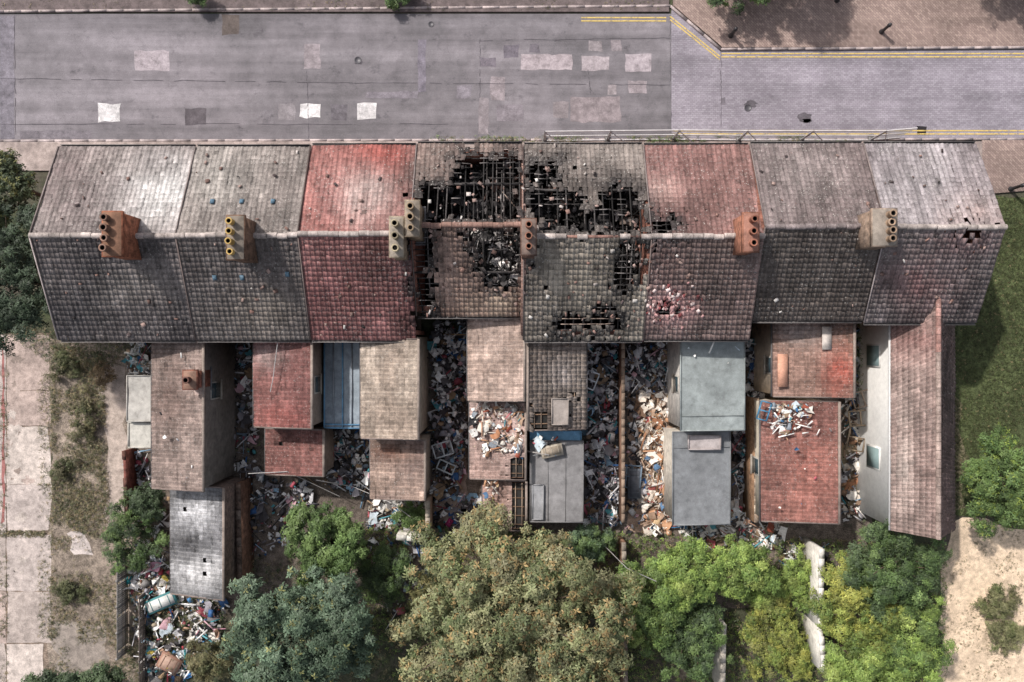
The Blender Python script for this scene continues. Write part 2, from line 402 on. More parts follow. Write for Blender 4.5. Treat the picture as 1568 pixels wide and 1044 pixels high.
    for y,sg in ((yf,1),(yb,-1)):
        a=(x0+.05,y+sg*.03,he-.06); b=(x1-.05,y+sg*.03,he-.06)
        mb.beam((a[0],a[1]+sg*.1,a[2]),(b[0],b[1]+sg*.1,b[2]),.02,.09,gc); mb.beam((a[0],a[1]+sg*.045,a[2]-.045),(b[0],b[1]+sg*.045,b[2]-.045),.11,.015,gc*.5)
        mb.tube((x0+.25,y-sg*.12,.1),(x0+.25,y-sg*.12,he-.1),.04,.04,8,gc)
    mb.build('gutters',[M_metal],e)
    mb=MB(); bk=np.array([.030,.027,.026])
    burnt=3<=i<=5
    mb.box(x0+.11,wy0+.22,2.4,x1-.11,wy1-.22,2.5,C('#4a4038') if not burnt else (.02,.018,.018),0)
    if burnt:
        for y2,y3 in ((yr,yf),(yr,yb)):
            x=x0+.3
            while x<x1-.1:
                p=np.array((x,y2,hz-.1)); q2=np.array((x+random.gauss(0,.02),y3,he-.1))
                t0,t1=0,1
                pxm,pym=topx(x,(y2+y3)/2,6)
                inh=any(pip(np.array([pxm]),np.array([pym]),h)[0] for h in HOLES)
                if inh and random.random()<.5: t0=random.uniform(.15,.7)
                if inh and random.random()<.4: t1=random.uniform(.4,.9)
                if t1>t0: mb.beam(p+(q2-p)*t0+np.array([random.gauss(0,.1) if t0 else 0,0,-.15 if t0 else 0]),p+(q2-p)*t1,.055,.11,bk*random.choice([.5,1,1.5,3]))
                x+=.42
            L=math.hypot(y3-y2,hz-he); nb=int(L/.28)
            for b_ in range(nb):
                v=(b_+.1)/nb; x=x0+.1
                while x<x1-.3:
                    xe=min(x+.42,x1-.1); y=y2+(y3-y2)*v; z=hz+(he-hz)*v-.03
                    pxm,pym=topx((x+xe)/2,y,z)
                    a1=np.array([pxm]);a2=np.array([pym])
                    pr=1.
                    if pip(a1,a2,HOLES[0])[0]: pr=.85 if (pym<285 and pxm>700) else .06
                    elif pip(a1,a2,HOLES[1])[0]: pr=.8 if pxm<890 and pym<320 else .12
                    elif pip(a1,a2,HOLES[2])[0]: pr=.2
                    elif pip(a1,a2,HOLES[4])[0]: pr=.7
                    pr*= 1 if fbm(a1,a2,.05,31)[0]>.42 else .35
                    if pip(a1,a2,HOLES[5])[0] or pip(a1,a2,HOLES[3])[0]: pr=.92
                    if random.random()<pr:
                        cc_=bk*random.choice([.8,1.5,3,6]) if not(pip(a1,a2,HOLES[5])[0]) else C('#8a7a70')
                        mb.beam((x,y,z+random.gauss(0,.012)),(xe,y+random.gauss(0,.02),z+random.gauss(0,.012)),.04,.03,cc_)
                    x+=.42
        for f_ in (.5,):
            mb.beam((x0,yr+(yf-yr)*f_,hz+(he-hz)*f_-.22),(x1,yr+(yf-yr)*f_,hz+(he-hz)*f_-.22),.1,.16,bk*2)
            mb.beam((x0,yr+(yb-yr)*f_,hz+(he-hz)*f_-.22),(x1,yr+(yb-yr)*f_,hz+(he-hz)*f_-.22),.1,.16,bk*2)
        mb.beam((x0,yr,hz-.08),(x1,yr,hz-.08),.12,.2,C('#8a6a60'))
        x=x0+.4
        while x<x1-.2:
            a=random.choice([0,0,0,.3,.5]); b2=random.choice([1,1,1,.7])
            mb.beam((x,wy0+.2+(wy1-wy0-.4)*a,4.7-(.8 if a else 0)),(x+random.gauss(0,.05),wy0+.2+(wy1-wy0-.4)*b2,4.7),.05,.13,bk*random.choice([1,2,5])); x+=.42
    mb.build('roof_timbers_and_floors',[M_char],e)

# ---------------------------------------------------------------- rubbish generator
PAL_W=['#eeeae4']*8+['#d8d2c8']*5+['#b7c2c9','#a19c98','#807c7a','#5e5a5a','#3c3a3c','#96503f','#b8927a','#4a78a0','#5a9aa4','#b8606a','#8a7560','#b0a08a','#98a0a8']
PAL_D=['#2f2e30']*5+['#4a474a']*5+['#716d70']*4+['#98949a']*4+['#c6c4c6']*5+['#eeecea']*5+['#5a4a3e','#86705a','#a58a6c','#3c6090','#4a8a92','#a0505c','#c8a0a8','#8cacc4','#6a7884']
PAL_O=['#f0e8de']*8+['#d9cdbf']*6+['#bd9272']*3+['#a8785a']*2+['#a08672']*4+['#7c6250']*3+['#54463e','#ccb08a','#c9c3bd','#98a2a8','#a8605a','#5a7898']
PAL_C=PAL_W+PAL_D+['#3c78b0','#2f8a92','#c04a58','#d8a0b0','#d8c060','#e8e4e0','#e8e4e0']
PAL_B=['#151414']*9+['#242222']*7+['#403d3d']*5+['#646060']*4+['#a09a98','#d0cac5','#9a8a80','#6a5650']
PAL_T=['#8d6f66']*4+['#a08880']*3+['#6e5852']*3+['#554a4a']*2+['#c9beb8']
def pts_in(poly,n):
    xs=[p[0] for p in poly];ys=[p[1] for p in poly];o=[]
    while len(o)<n:
        x=rng.uniform(min(xs),max(xs),n*2);y=rng.uniform(min(ys),max(ys),n*2);k=pip(x,y,poly)
        o+=list(zip(x[k],y[k]))
    return o[:n]
def rubbish(mb,poly,n,z0,zm,pal,smin=.07,smax=.62,E=1.0):
    for (px,py) in pts_in(poly,n):
        zz=z0+zm*float(fbm(px,py,.035,77))*random.uniform(.2,1.1)+.04
        c=W(px,py,zz); col=C(random.choice(pal),E)*random.uniform(.75,1.1)
        s=smin+(smax-smin)*random.random()**2.6; a=random.uniform(0,6.28)
        R=np.array(Matrix.Rotation(a,3,'Z')@Matrix.Rotation(random.gauss(0,.3),3,'X')@Matrix.Rotation(random.gauss(0,.3),3,'Y'))
        k=random.random()
        if k<.46:
            w=s*random.uniform(.4,1.1); g=[]
            for i in range(3):
                for j in range(3):
                    g.append(c+R@np.array([(i-1)*s*.5+random.gauss(0,.12*s),(j-1)*w*.5+random.gauss(0,.12*s),random.gauss(0,.2*s)]))
            mb.arr(g,[[0,1,4,3],[1,2,5,4],[3,4,7,6],[4,5,8,7]],col)
        elif k<.6:
            mb.obox(c,R[:,0]*s*.4,R[:,1]*s*random.uniform(.12,.4),R[:,2]*s*random.uniform(.05,.25),col)
        elif k<.82:
            L=s*random.uniform(1.2,3.4); mb.obox(c+[0,0,.06],R[:,0]*L*.5,R[:,1]*random.uniform(.012,.045),R[:,2]*.015,col)
        else:
            v=[];f=[];n1,n2=4,6;r=s*.38
            for i in range(n1+1):
                t=math.pi*i/n1
                for j in range(n2):
                    q=2*math.pi*j/n2;rr=r*random.uniform(.65,1.25)
                    v.append(c+R@np.array([rr*math.sin(t)*math.cos(q),rr*math.sin(t)*math.sin(q)*.7,rr*.5*math.cos(t)]))
            for i in range(n1):
                for j in range(n2): f.append([i*n2+j,i*n2+(j+1)%n2,(i+1)*n2+(j+1)%n2,(i+1)*n2+j])
            mb.arr(v,f,col)
def pile(name,poly,n,z0,zm,pal,**k):
    mb=MB(); rubbish(mb,poly,n,z0,zm,pal,**k); return mb.build(name,[M_junk])

mb=MB(); rubbish(mb,[(650,260),(798,245),(798,335),(650,338)],480,3.4,1.2,PAL_B,smin=.1,smax=.8); mb.build('charred_debris',[M_char],houses[3])
mb=MB(); rubbish(mb,[(722,350),(798,350),(798,440),(725,430)],420,5.1,.7,PAL_B+['#9a9593']*6+['#c8c2bc']*4,smin=.08,smax=.5); mb.build('charred_debris',[M_char],houses[3])
mb=MB(); rubbish(mb,[(808,250),(985,250),(985,440),(900,440),(808,360)],800,4.0,1.4,PAL_B,smin=.1,smax=.7); mb.build('charred_debris',[M_char],houses[4])
def roofz(x,y):
    for (p0,p1,yf,yr,yb,*_) in secs:
        if XE(p0)<=x<XE(p1):
            return hr-(y-yr)/(yf-yr)*(hr-he) if y>yr else hr-(yr-y)/(yr-yb)*(hr-he)
    return he
for si in (3,4,5,0,1,2,6,7):
    p0,p1,yf,yr,yb=secs[si][:5]; mb=MB()
    for k in range(280 if si in (3,4) else 180 if si==5 else 26):
        x=random.uniform(XE(p0)+.1,XE(p1)-.2)
        y=random.uniform(yb+.1,yf-.1)
        pink=False
        if si in (3,4,5): 
            hx,hy=random.choice(HOLES[:8])[random.randint(0,3)]; x2,y2,_=W(hx,hy,6)
            if si==5 and k<100: x2,y2,_=W(1028,468,5.6); pink=True
            x=x2+random.gauss(0,.8 if pink else 1.1); y=y2+random.gauss(0,.4 if pink else .9)
            if not(XE(p0)<x<XE(p1) and yb<y<yf): continue
        z=roofz(x,y)+.09; s=random.uniform(.03,.11)
        a=random.uniform(0,6.28); sl=(he-hr)/(yf-yr) if y>yr else (hr-he)/(yr-yb)
        ax=np.array([math.cos(a),math.sin(a),sl*math.sin(a)]);ay=np.array([-math.sin(a),math.cos(a),sl*math.cos(a)])
        mb.obox((x,y,z),ax*s,ay*s*random.uniform(.3,.9),np.array([0,0,.012]),C(random.choice(['#c99a98','#d8c4c0','#8a4a4c','#5a3a3c'] if pink else PAL_T+['#d8d2cc','#2a2627']),EF)*random.uniform(.7,1.1))
    if mb.n: mb.build('loose_tile_fragments',[M_tilec],houses[si])
mb=MB()
for px,py in ((325,308),(370,308),(418,308),(328,425),(370,425),(440,420)):
    x,y,_=W(px,py,6.4); z=roofz(x,y); sl=(he-hr)/(9.28-4.76) if y>4.76 else (hr-he)/(4.76-.07)
    mb.obox((x,y,z+.08),np.array([.09,0,0]),np.array([0,.11,.11*sl]),np.array([0,0,.03]),C('#566f80'))
mb.build('vent_tiles',[M_tilec],houses[1])

# ---------------------------------------------------------------- chimneys
def chimney(parent,px0,py0,px1,py1,ht,base,col,potcol,npots,colx=.5,side='y',toph='#a79a8c'):
    x0,y1,_=W(px0,py0,ht); x1,y0,_=W(px1,py1,ht); mb=MB(); bc=C(col)
    mb.box(x0+.07,y0+.07,base,x1-.07,y1-.07,ht-.32,bc,0)
    mb.box(x0+.035,y0+.035,ht-.32,x1-.035,y1-.035,ht-.24,bc*1.1,0); mb.box(x0,y0,ht-.24,x1,y1,ht-.08,bc,0)
    a=.05;z0=ht-.08;z1=ht+.03;b=.16
    v=[(x0+a,y0+a,z0),(x1-a,y0+a,z0),(x1-a,y1-a,z0),(x0+a,y1-a,z0),(x0+b,y0+b,z1),(x1-b,y0+b,z1),(x1-b,y1-b,z1),(x0+b,y1-b,z1)]
    mb.arr(v,[[4,5,6,7],[0,1,5,4],[1,2,6,5],[2,3,7,6],[3,0,4,7]],C(toph,EG),1)
    mb.box(x0+.0,y0-.1,base,x1,y1+.1,base+.02,C('#6d6a6c'),1)
    for k in range(npots):
        t=(k+.5)/npots; cx=x0+(x1-x0)*colx; cy=y0+.12+(y1-y0-.24)*t
        if side=='x': cx=x0+.12+(x1-x0-.24)*t; cy=(y0+y1)/2
        hh=random.uniform(.28,.48); r=random.uniform(.13,.155)
        pc=C(potcol,EG)*random.uniform(.7,1.1)
        mb.lathe((cx,cy,ht),[(r*1.1,-.02),(r,.05),(r*.88,hh-.08),(r*1.12,hh-.07),(r*1.12,hh),(r*.72,hh),(r*.7,hh-.04)],14,pc,1)
        mb.lathe((cx,cy,ht),[(r*.7,hh-.04),(r*.68,hh-.3),(.001,hh-.3)],14,(.01,.01,.01),1)
    return mb.build('chimney_stack',[M_brick,M_plain],parent)
chimney(houses[0],154,322,186,393,8.5,6.2,'#8f5d48','#806558',4,.34,toph='#80604e')
chimney(houses[1],345,328,374,398,8.5,6.2,'#705a4c','#bfa064',4,.36,toph='#7c7268')
chimney(houses[2],595,330,618,394,8.4,6.2,'#8c7d6b','#a5987f',3,.5,toph='#90867a')
chimney(houses[3],619,305,643,362,8.4,6.2,'#857563','#8f7c66',3,.45,toph='#857a6e')
chimney(houses[4],797,333,822,391,8.5,6.2,'#70584d','#8d6453',3,.5,toph='#74645c')
chimney(houses[5],1138,324,1164,386,8.5,6.2,'#8d6250','#8d5d4c',3,.5,toph='#90685a')
chimney(houses[6],1336,318,1376,377,8.4,6.2,'#857466','#9c8470',4,.62,toph='#8c8278')

# ---------------------------------------------------------------- rear wings
def felt(mb,x0,y0,x1,y1,zl,zr,col,m=0,seams=1,hs=.55):
    nx,ny=16,20; xs=np.linspace(x0,x1,nx);ys=np.linspace(y0,y1,ny);X,Y=np.meshgrid(xs,ys)
    Z=zl+(zr-zl)*(X-x0)/(x1-x0)+(fbm(X,Y,1.1,5)-.5)*.1
    V=np.stack([X,Y,Z],-1).reshape(-1,3); f=[[j*nx+i,j*nx+i+1,(j+1)*nx+i+1,(j+1)*nx+i] for j in range(ny-1) for i in range(nx-1)]
    mb.arr(V,f,col,m)
    for k in range(1,seams+1):
        x=x0+(x1-x0)*k/(seams+1); mb.beam((x,y0,zl+(zr-zl)*k/(seams+1)+.025),(x,y1,zl+(zr-zl)*k/(seams+1)+.025),.03,.02,np.array(col)*.75,m)
    if hs:
        yy=y0+(y1-y0)*hs; mb.beam((x0,yy,zl+.035),(x1,yy,zr+.035),.04,.02,np.array(col)*.8,m)
    ed=np.array(col)*.8
    mb.beam((x0,y0,zl),(x0,y1,zl),.05,.12,ed*1.4,m);mb.beam((x1,y0,zr),(x1,y1,zr),.05,.12,ed,m)
    mb.beam((x0,y0,zl),(x1,y0,zr),.05,.12,ed*1.3,m); mb.beam((x0,y1,zl),(x1,y1,zr),.05,.12,ed,m)
def wing(parent,name,px0,py0,px1,py1,hl,hr_,wall,roof,kind='tile',E=.98,blobs=(),wmat=None,wins=(),sparse=0,seed=0,hf=None,wz0=0,seams=1,hs=.55):
    x0=W(px0,0,hl)[0]; x1=W(px1,0,hr_)[0]; hm=(hl+hr_)/2; y1=W(0,py0,hm)[1]; y0=W(0,py1,hm)[1]
    i=.1; sl=(hr_-hl)/(x1-x0); g=-.06
    mb=MB(); wc=C(wall,1.)
    X0,X1,Y0,Y1=x0+i,x1-i,y0+i,y1-(i if py0>530 else -.1)
    za=hl+sl*i+g; zb=hr_-sl*i+g
    v=[(X0,Y0,wz0),(X1,Y0,wz0),(X1,Y1,wz0),(X0,Y1,wz0),(X0,Y0,za),(X1,Y0,zb),(X1,Y1,zb),(X0,Y1,za)]
    mb.arr(v,[[0,1,5,4],[1,2,6,5],[2,3,7,6],[3,0,4,7]],wc,0)
    if kind!='glass': 
        vv=[(p[0],p[1],p[2]-.1) for p in v[4:]]; mb.arr(vv,[[0,1,2,3]],(.03,.028,.026),0)
    for (side,yc,z0,z1,w) in wins:
        yw=W(0,yc,hm)[1]
        sx=-1 if side=='l' else 1; xw=X0 if side=='l' else X1
        xa,xb=sorted((xw,xw+sx*.04)); mb.box(xa,yw-w/2,z0,xb,yw+w/2,z1,C('#b5b0a8'),1)
        xa,xb=sorted((xw+sx*.041,xw+sx*.05)); mb.box(xa,yw-w/2+.07,z0+.07,xb,yw+w/2-.07,z1-.07,(.03,.05,.06),2)
        xa,xb=sorted((xw,xw+sx*.12)); mb.box(xa,yw-w/2-.06,z0-.08,xb,yw+w/2+.06,z0-.003,C('#9a9288'),1)
    mb.build(name+'_walls',[wmat or M_plain,M_plain,M_glass],parent)
    mb=MB()
    if kind=='tile':
        cf=colfn(C(roof[0],E),C(roof[1],E),seed+40,blobs,False,.02)
        if hl>=hr_: tiles(mb,(x0,y0,hl),(x0,y1,hl),(x1,y0,hr_),(x1,y1,hr_),cf,hf,sparse=sparse,rough=.008)
        else: tiles(mb,(x1,y0,hr_),(x1,y1,hr_),(x0,y0,hl),(x0,y1,hl),cf,hf,sparse=sparse,rough=.008)
        hi,xh=(hr_,x1) if hr_>hl else (hl,x0)
        mb.beam((xh,y0,hi+.03),(xh,y1,hi+.03),.12,.1,C('#8f8279',1.0),1)
        for yy in (y0,y1): mb.beam((x0,yy,hl+.0),(x1,yy,hr_+.0),.06,.07,C('#7d706a',1.0),1)
        lo,xl,sg=(hl,x0,-1) if hr_>hl else (hr_,x1,1)
        mb.beam((xl+sg*.05,y0,lo-.08),(xl+sg*.05,y1,lo-.08),.09,.06,C('#5b5757'),1)
        if hf is not None:
            L=abs(x1-x0);k=0
            while k<L: 
                x=x0+k; z=hl+sl*k-.07; mb.beam((x,y0+.1,z),(x,y1-.1,z),.04,.03,C('#a58f7c'),1); k+=.33
            yy=y0+.3
            while yy<y1: mb.beam((x0+.1,yy,hl-.15),(x1-.1,yy,hr_-.15),.05,.1,C('#7c6553'),1); yy+=.45
        mb.build(name+'_roof',[M_tilec,M_plain],parent)
    elif kind=='felt':
        felt(mb,x0,y0,x1,y1,hl,hr_,C(roof[0],E),seams=seams,hs=hs); mb.build(name+'_roof',[M_felt],parent)
    elif kind=='glass':
        felt(mb,x0,y0,x1,y1,hl,hr_,C(roof[0],E),0,0,0)
        for k in range(5):
            x=x0+(x1-x0)*k/4; z=hl+(hr_-hl)*k/4+.05; mb.beam((x,y0,z),(x,y1,z),.06,.06,C(roof[1] if k in (0,2,4) else '#8a9098',E),0)
        for yy in (y0,y0+(y1-y0)*.04,y1): mb.beam((x0,yy,hl+.05),(x1,yy,hr_+.05),.07,.07,C(roof[1],E),0)
        mb.build(name+'_roof',[M_felt],parent)
    return (x0,y0,x1,y1)
wing(houses[0],'outrigger',233,520,312,750,3.7,4.5,'#857e78',('#8f7f78','#766862'),seed=1,blobs=[(260,600,40,50,C('#5d4a44',.95),.6)],wins=[('r',600,2.3,3.5,.9)])
chimney(houses[0],278,566,301,597,5.3,3.5,'#84584a','#6d5048',1,.5,toph='#84685a')
wing(houses[0],'privy',195,575,232,645,2.4,2.6,'#8d8580',('#a8a49e','#a9aaa6'),'felt',seed=2,seams=0,hs=0)
wing(houses[0],'coal_store',197,647,232,685,2.1,2.3,'#8d8580',('#b8b4ac','#a9aaa6'),'felt',seed=2,seams=0,hs=0)
wing(houses[0],'outhouse',262,744,343,914,2.4,3.4,'#8a7a70',('#6b6a6c','#525254'),seed=3,blobs=[(300,780,30,30,C('#b5b4b6',.95),.9),(310,880,40,25,C('#bab8b8',.95),.9),(290,830,20,20,C('#2c2b2e',1),.7)],wmat=M_brick,sparse=.004)
wing(houses[1],'outrigger',389,520,478,655,3.9,4.7,'#94867c',('#805954','#6a4946'),seed=4,blobs=[(410,545,25,20,C('#9a8a86',.95),.6),(430,640,50,20,C('#90524c',.95),.5)],wins=[('r',590,3,4,.9)])
wing(houses[1],'scullery',407,657,496,728,2.3,2.9,'#8f8078',('#79534e','#634541'),seed=5,sparse=.01)
wing(houses[2],'conservatory',497,520,553,655,2.6,2.9,'#8d949a',('#8b949c','#6d98b8'),'glass',seed=30)
wing(houses[2],'outrigger',553,519,641,672,4.6,5.1,'#b0a596',('#9b8e82','#85776c'),seed=6)
wing(houses[2],'outhouse',568,673,651,765,3.2,3.7,'#b0a698',('#89766b','#73625c'),seed=7,blobs=[(600,690,40,16,C('#5b4238',.95),.8)])
wing(houses[3],'outrigger',717,484,803,614,4.2,4.6,'#94887c',('#a08d83','#8a786e'),seed=8)
wing(houses[3],'scullery',720,616,805,734,3.2,3.5,'#94705e',('#a08b84','#8b746c'),seed=9,blobs=[(760,650,50,40,C('#b9a29c',.95),.6)],hf=hole_w)
wing(houses[3],'outhouse',740,736,806,812,2.6,2.9,'#94705e',('#ac968e','#93786f'),seed=10,hf=hole_w)
wing(houses[4],'outrigger',808,522,897,658,4.6,4.1,'#7e7168',('#847970','#6d625b'),seed=11,hf=hole_w,blobs=[(860,570,20,25,C('#9a8f89',.95),.8)])
wing(houses[4],'covered_passage',812,660,890,674,2.8,2.8,'#6e6158',('#6c94b0','#5f93bd'),'felt',seams=0,hs=0)
wing(houses[4],'outhouse',812,675,893,799,2.9,3.0,'#8d8478',('#7c7a7a','#7d7f86'),'felt',seams=2,hs=0)
wing(houses[5],'outrigger',1042,519,1140,659,3.9,3.7,'#d8d2ca',('#8a908f','#93a3a6'),'felt',wins=[('l',590,2,3.1,.9)],seams=0,hs=.16)
wing(houses[5],'outhouse',1030,661,1118,803,3.0,2.8,'#c8c0b4',('#787a7c','#7f858c'),'felt',seams=0,hs=.83)
wing(houses[6],'outrigger',1184,491,1308,608,3.5,4.2,'#c5b5a2',('#82695f','#6c554b'),seed=12,blobs=[(1285,570,25,40,C('#8a4a40',.95),.9),(1230,510,40,20,C('#8d8480',.95),.6)],wins=[('l',560,2.2,3.2,.9)])
wing(houses[6],'outhouse',1166,614,1285,800,3.2,3.8,'#c9bfae',('#7d5850','#6a4a45'),seed=13,blobs=[(1240,720,40,60,C('#8a584f',.95),.6),(1200,700,20,50,C('#6a4a44',.95),.5)],wins=[('l',720,1.6,2.6,.9)])
mb=MB()
for (a,b,c,d,h,col) in ((1190,542,1205,592,3.75,'#c0907a'),(1258,500,1272,535,4.05,'#b8aea6')):
    x0,y1,_=W(a,b,h);x1,y0,_=W(c,d,h); mb.box(x0,y0,h+.04,x1,y1,h+.10,C(col,.95))
mb.build('roof_patch_panels',[M_plain],houses[6])
for hs_,(a,b,c,d,h,col) in ((4,(845,610,870,650,4.5,'#8f8680')),(5,(1054,667,1103,688,3.1,'#a39a98')),(4,(815,742,832,795,3.0,'#8a8a8c'))):
    mb=MB(); felt(mb,W(a,0,h)[0],W(0,d,h)[1],W(c,0,h)[0],W(0,b,h)[1],h,h+.03,C(col,.95),0,0,0); mb.build('felt_patch',[M_felt],houses[hs_])
e=houses[7]; mb=MB(); hE,hR=3.9,5.5
xl=W(1365,0,hE)[0]; xr_=W(1437,0,hR)[0]; y1=W(0,500,hE)[1]+.3; y0=W(0,812,hE)[1]
xe=W(1462,0,hE)[0]
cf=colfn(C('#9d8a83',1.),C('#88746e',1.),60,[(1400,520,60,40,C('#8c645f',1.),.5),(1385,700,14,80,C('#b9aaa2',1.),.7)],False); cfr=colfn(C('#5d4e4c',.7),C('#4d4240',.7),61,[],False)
ytop=W(0,443,hR)[1]
tiles(mb,(xr_,y0,hR),(xr_,ytop,hR),(xl,y0,hE),(xl,y1,hE),cf)
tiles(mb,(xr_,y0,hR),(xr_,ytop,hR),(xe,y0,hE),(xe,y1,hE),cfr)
mb.build('gabled_wing_roof',[M_tilec],e)
mb=MB()
n=28
for k in range(n):
    a=y0+(ytop-y0)*k/n;b=y0+(ytop-y0)*(k+1)/n-.02
    mb.tube((xr_,a,hR),(xr_,b,hR),.12,.12,10,C('#9c7870' if k>20 else '#96847c',1.)*random.uniform(.75,1.15))
mb.build('gabled_wing_ridge',[M_tilec],e)
mb=MB(); a,b=xl+.12,xe-.12; wc=C('#f0eeea',1.0)
v=[(a,y0+.1,0),(b,y0+.1,0),(b,y1+.8,0),(a,y1+.8,0),(a,y0+.1,hE),(b,y0+.1,hE),(b,y1+.8,hE),(a,y1+.8,hE)]
mb.arr(v,[[0,1,5,4],[1,2,6,5],[2,3,7,6],[3,0,4,7]],wc); mb.arr([v[4],v[5],(xr_,y0+.1,hR-.08)],[[0,1,2]],wc)
mb.beam((xl-.06,y0,hE-.06),(xl-.06,y1,hE-.06),.11,.08,C('#c8c6c4'))
for yc in (545,705):
    yw=W(0,yc,3)[1]; mb.box(a-.05,yw-.6,1.2,a,yw+.6,2.6,C('#d8d6d2'),0); mb.box(a-.06,yw-.52,1.27,a-.051,yw+.52,2.53,(.22,.30,.30),0)
mb.build('gabled_wing_walls',[M_white,M_glass],e)

# ---------------------------------------------------------------- ground sheets
def sheet(mb,pts,z,col,m=0,jit=0,step=25):
    out=[];n=len(pts)
    for i in range(n):
        a=np.array(pts[i],float);b=np.array(pts[(i+1)%n],float);k=max(1,int(min(np.linalg.norm(b-a),3000)/step)) if jit else 1
        for q in range(k):
            p=a+(b-a)*q/k+(rng.normal(0,jit,2) if jit else 0); w=W(p[0],p[1],0); out.append((w[0],w[1],z))
    mb.poly(out,col,m)
mb=MB(); mb.quad((-250,-250,0),(250,-250,0),(250,250,0),(-250,250,0),(1,1,1)); mb.build('ground',[M_ground])
road=empty('road')
mb=MB(); sheet(mb,[(-3000,215),(-3000,21),(1028,21),(1028,215)],.004,(1,1,1)); mb.build('asphalt',[M_asph],road)
mb=MB(); sheet(mb,[(1028,215),(1028,10),(1105,76),(4500,76),(4500,209)],.005,(1,1,1)); mb.build('block_surface',[M_blk],road)
mb=MB()
def patch(x0,y0,x1,y1,col,z=.008,j=.8):
    z+=patch.k*.00012; patch.k+=1
    sheet(mb,[(x0,y1),(x1,y1),(x1,y0),(x0,y0)],z,C(col,EG*1.02),0,j,9)
patch.k=0
for p in [(206,77,260,108,'#a0969a'),(466,68,490,105,'#8c8386'),(340,22,366,54,'#5d5450'),(735,88,760,102,'#6e676e'),(772,68,794,88,'#655f66'),
 (798,83,876,107,'#a09598'),(890,86,932,108,'#9c9295'),(957,82,997,110,'#a0969a'),(751,118,773,153,'#958b8e'),(873,148,950,186,'#857b7d'),(733,150,748,205,'#857d80'),
 (962,124,990,142,'#958b8e'),(930,130,944,144,'#908789'),(284,165,316,191,'#5e585c'),(427,158,452,184,'#857f82'),(403,168,420,190,'#777276'),(506,160,532,184,'#6a656a'),
 (846,155,870,180,'#8b8284'),(1404,193,1418,206,'#2b282b'),(812,67,826,80,'#6a646a'),(936,62,950,78,'#8c8386'),(902,62,922,78,'#8a8284'),(700,130,722,150,'#7a747a'),
 (0,24,22,212,'#767178'),(560,140,640,150,'#787278'),(640,60,652,140,'#77717a'),(30,200,140,212,'#736d72'),(760,160,800,185,'#7c757a'),(1104,150,1110,160,'#6a646a')]: patch(*p)
mb.build('repair_patches',[M_conc],road)
mb=MB()
for p in [(150,159,184,186,'#c8c4c4'),(460,159,490,180,'#ccc8c8'),(546,158,576,182,'#c6c2c2')]: patch(*p)
mb.build('light_patches',[M_conc],road)
mb=MB()
for pts in ([(22,23),(24,213)],[(470,105),(473,214)],[(0,190),(735,190)],[(0,120),(470,126)],[(473,126),(1026,130)],[(1026,23),(1028,214)],[(1104,77),(1104,208)],[(735,60),(735,150)],[(900,107),(905,148)],[(735,62),(1026,58)]):
    a=np.array(pts[0],float);b=np.array(pts[1],float);k=30;pv=None
    for q in range(k+1):
        p=a+(b-a)*q/k+rng.normal(0,.5,2);w=W(p[0],p[1]);w[2]=.0145
        if pv is not None and random.random()<.8:
            d=w-pv;d/=np.linalg.norm(d);nn=np.array([-d[1],d[0],0])*random.uniform(.01,.02); mb.quad(pv-nn,w-nn,w+nn,pv+nn,C('#5a555a'))
        pv=w
mb.build('tar_seams',[M_conc],road)
mb=MB()
def line(a,b,w_,col):
    a=W(*a);b=W(*b);d=b-a;d/=np.linalg.norm(d);nn=np.array([-d[1],d[0],0])*w_/2;a[2]=b[2]=.0175; mb.quad(a-nn,b-nn,b+nn,a+nn,C(col,EG))
for off in (0,5):
    Y='#d2b66a'
    line((890,27+off),(1020,27+off),.07,Y) ; line((1026,29+off-4),(1102,92+off-6),.07,Y); line((1104,82+off),(2600,82+off),.07,Y); line((1030,205-off),(2600,205-off),.07,Y)
mb.build('yellow_lines',[M_paint],road)
mb=MB()
for px,py,r in ((548,92,.2),(660,37,.16),(1145,165,.2)):
    c=W(px,py);c[2]=.0155; mb.lathe(c,[(r,0),(r,.006),(r*.85,.006),(r*.84,.003),(.001,.003)],20,C('#4b484c'))
mb.build('manhole_covers',[M_metal],road)
mb=MB()
for px,py,r in ((548,94,7),(1233,180,12),(1150,160,9),(1236,185,7)):
    sheet(mb,[(px+r*math.cos(t)*random.uniform(.6,1.3),py+r*.7*math.sin(t)*random.uniform(.6,1.3)) for t in np.linspace(0,6.0,14)],.0148,C('#5a555a'))
mb.build('tar_spills',[M_conc],road)

def kerbrun(mb,pts,col,w=.12,z=.12):
    for a,b in zip(pts[:-1],pts[1:]):
        A=W(*a);B=W(*b);L=np.linalg.norm(B-A);n=max(1,int(L/.92))
        for k in range(n):
            p=A+(B-A)*k/n;q=A+(B-A)*((k+1)/n)-(B-A)/L*.004;p[2]=q[2]=z/2; mb.beam(p,q,w,z,np.array(C(col,EG))*random.uniform(.85,1.1))
pv=empty('pavement'); mb=MB()
P=[W(*p)[:2] for p in [(-3000,261),(-3000,217),(2000,217),(2000,262)]]
mb.prism(P,0,.115,C('#9c8e88',EG))
mb.build('slabs',[M_conc],pv)
mb=MB(); kerbrun(mb,[(-200,216.5),(1800,213)],'#a39694'); mb.build('kerb',[M_conc],pv)
pv=empty('pavement'); mb=MB()
mb.prism([W(*p)[:2] for p in [(-3000,19),(1024,19),(1024,-1500),(-3000,-1500)][::-1]],0,.11,C('#665b5a',EG)); mb.build('slabs',[M_conc],pv)
mb=MB(); kerbrun(mb,[(-200,20),(1026,10),(1103,76),(1800,72)],'#a39694'); mb.build('kerb',[M_conc],pv)
mb=MB(); mb.prism([W(*p)[:2] for p in [(1030,9),(1105,73),(4000,70),(4000,-1500),(1030,-1500)][::-1]],0,.112,(1,1,1)); mb.build('block_paving',[M_blk2],pv)
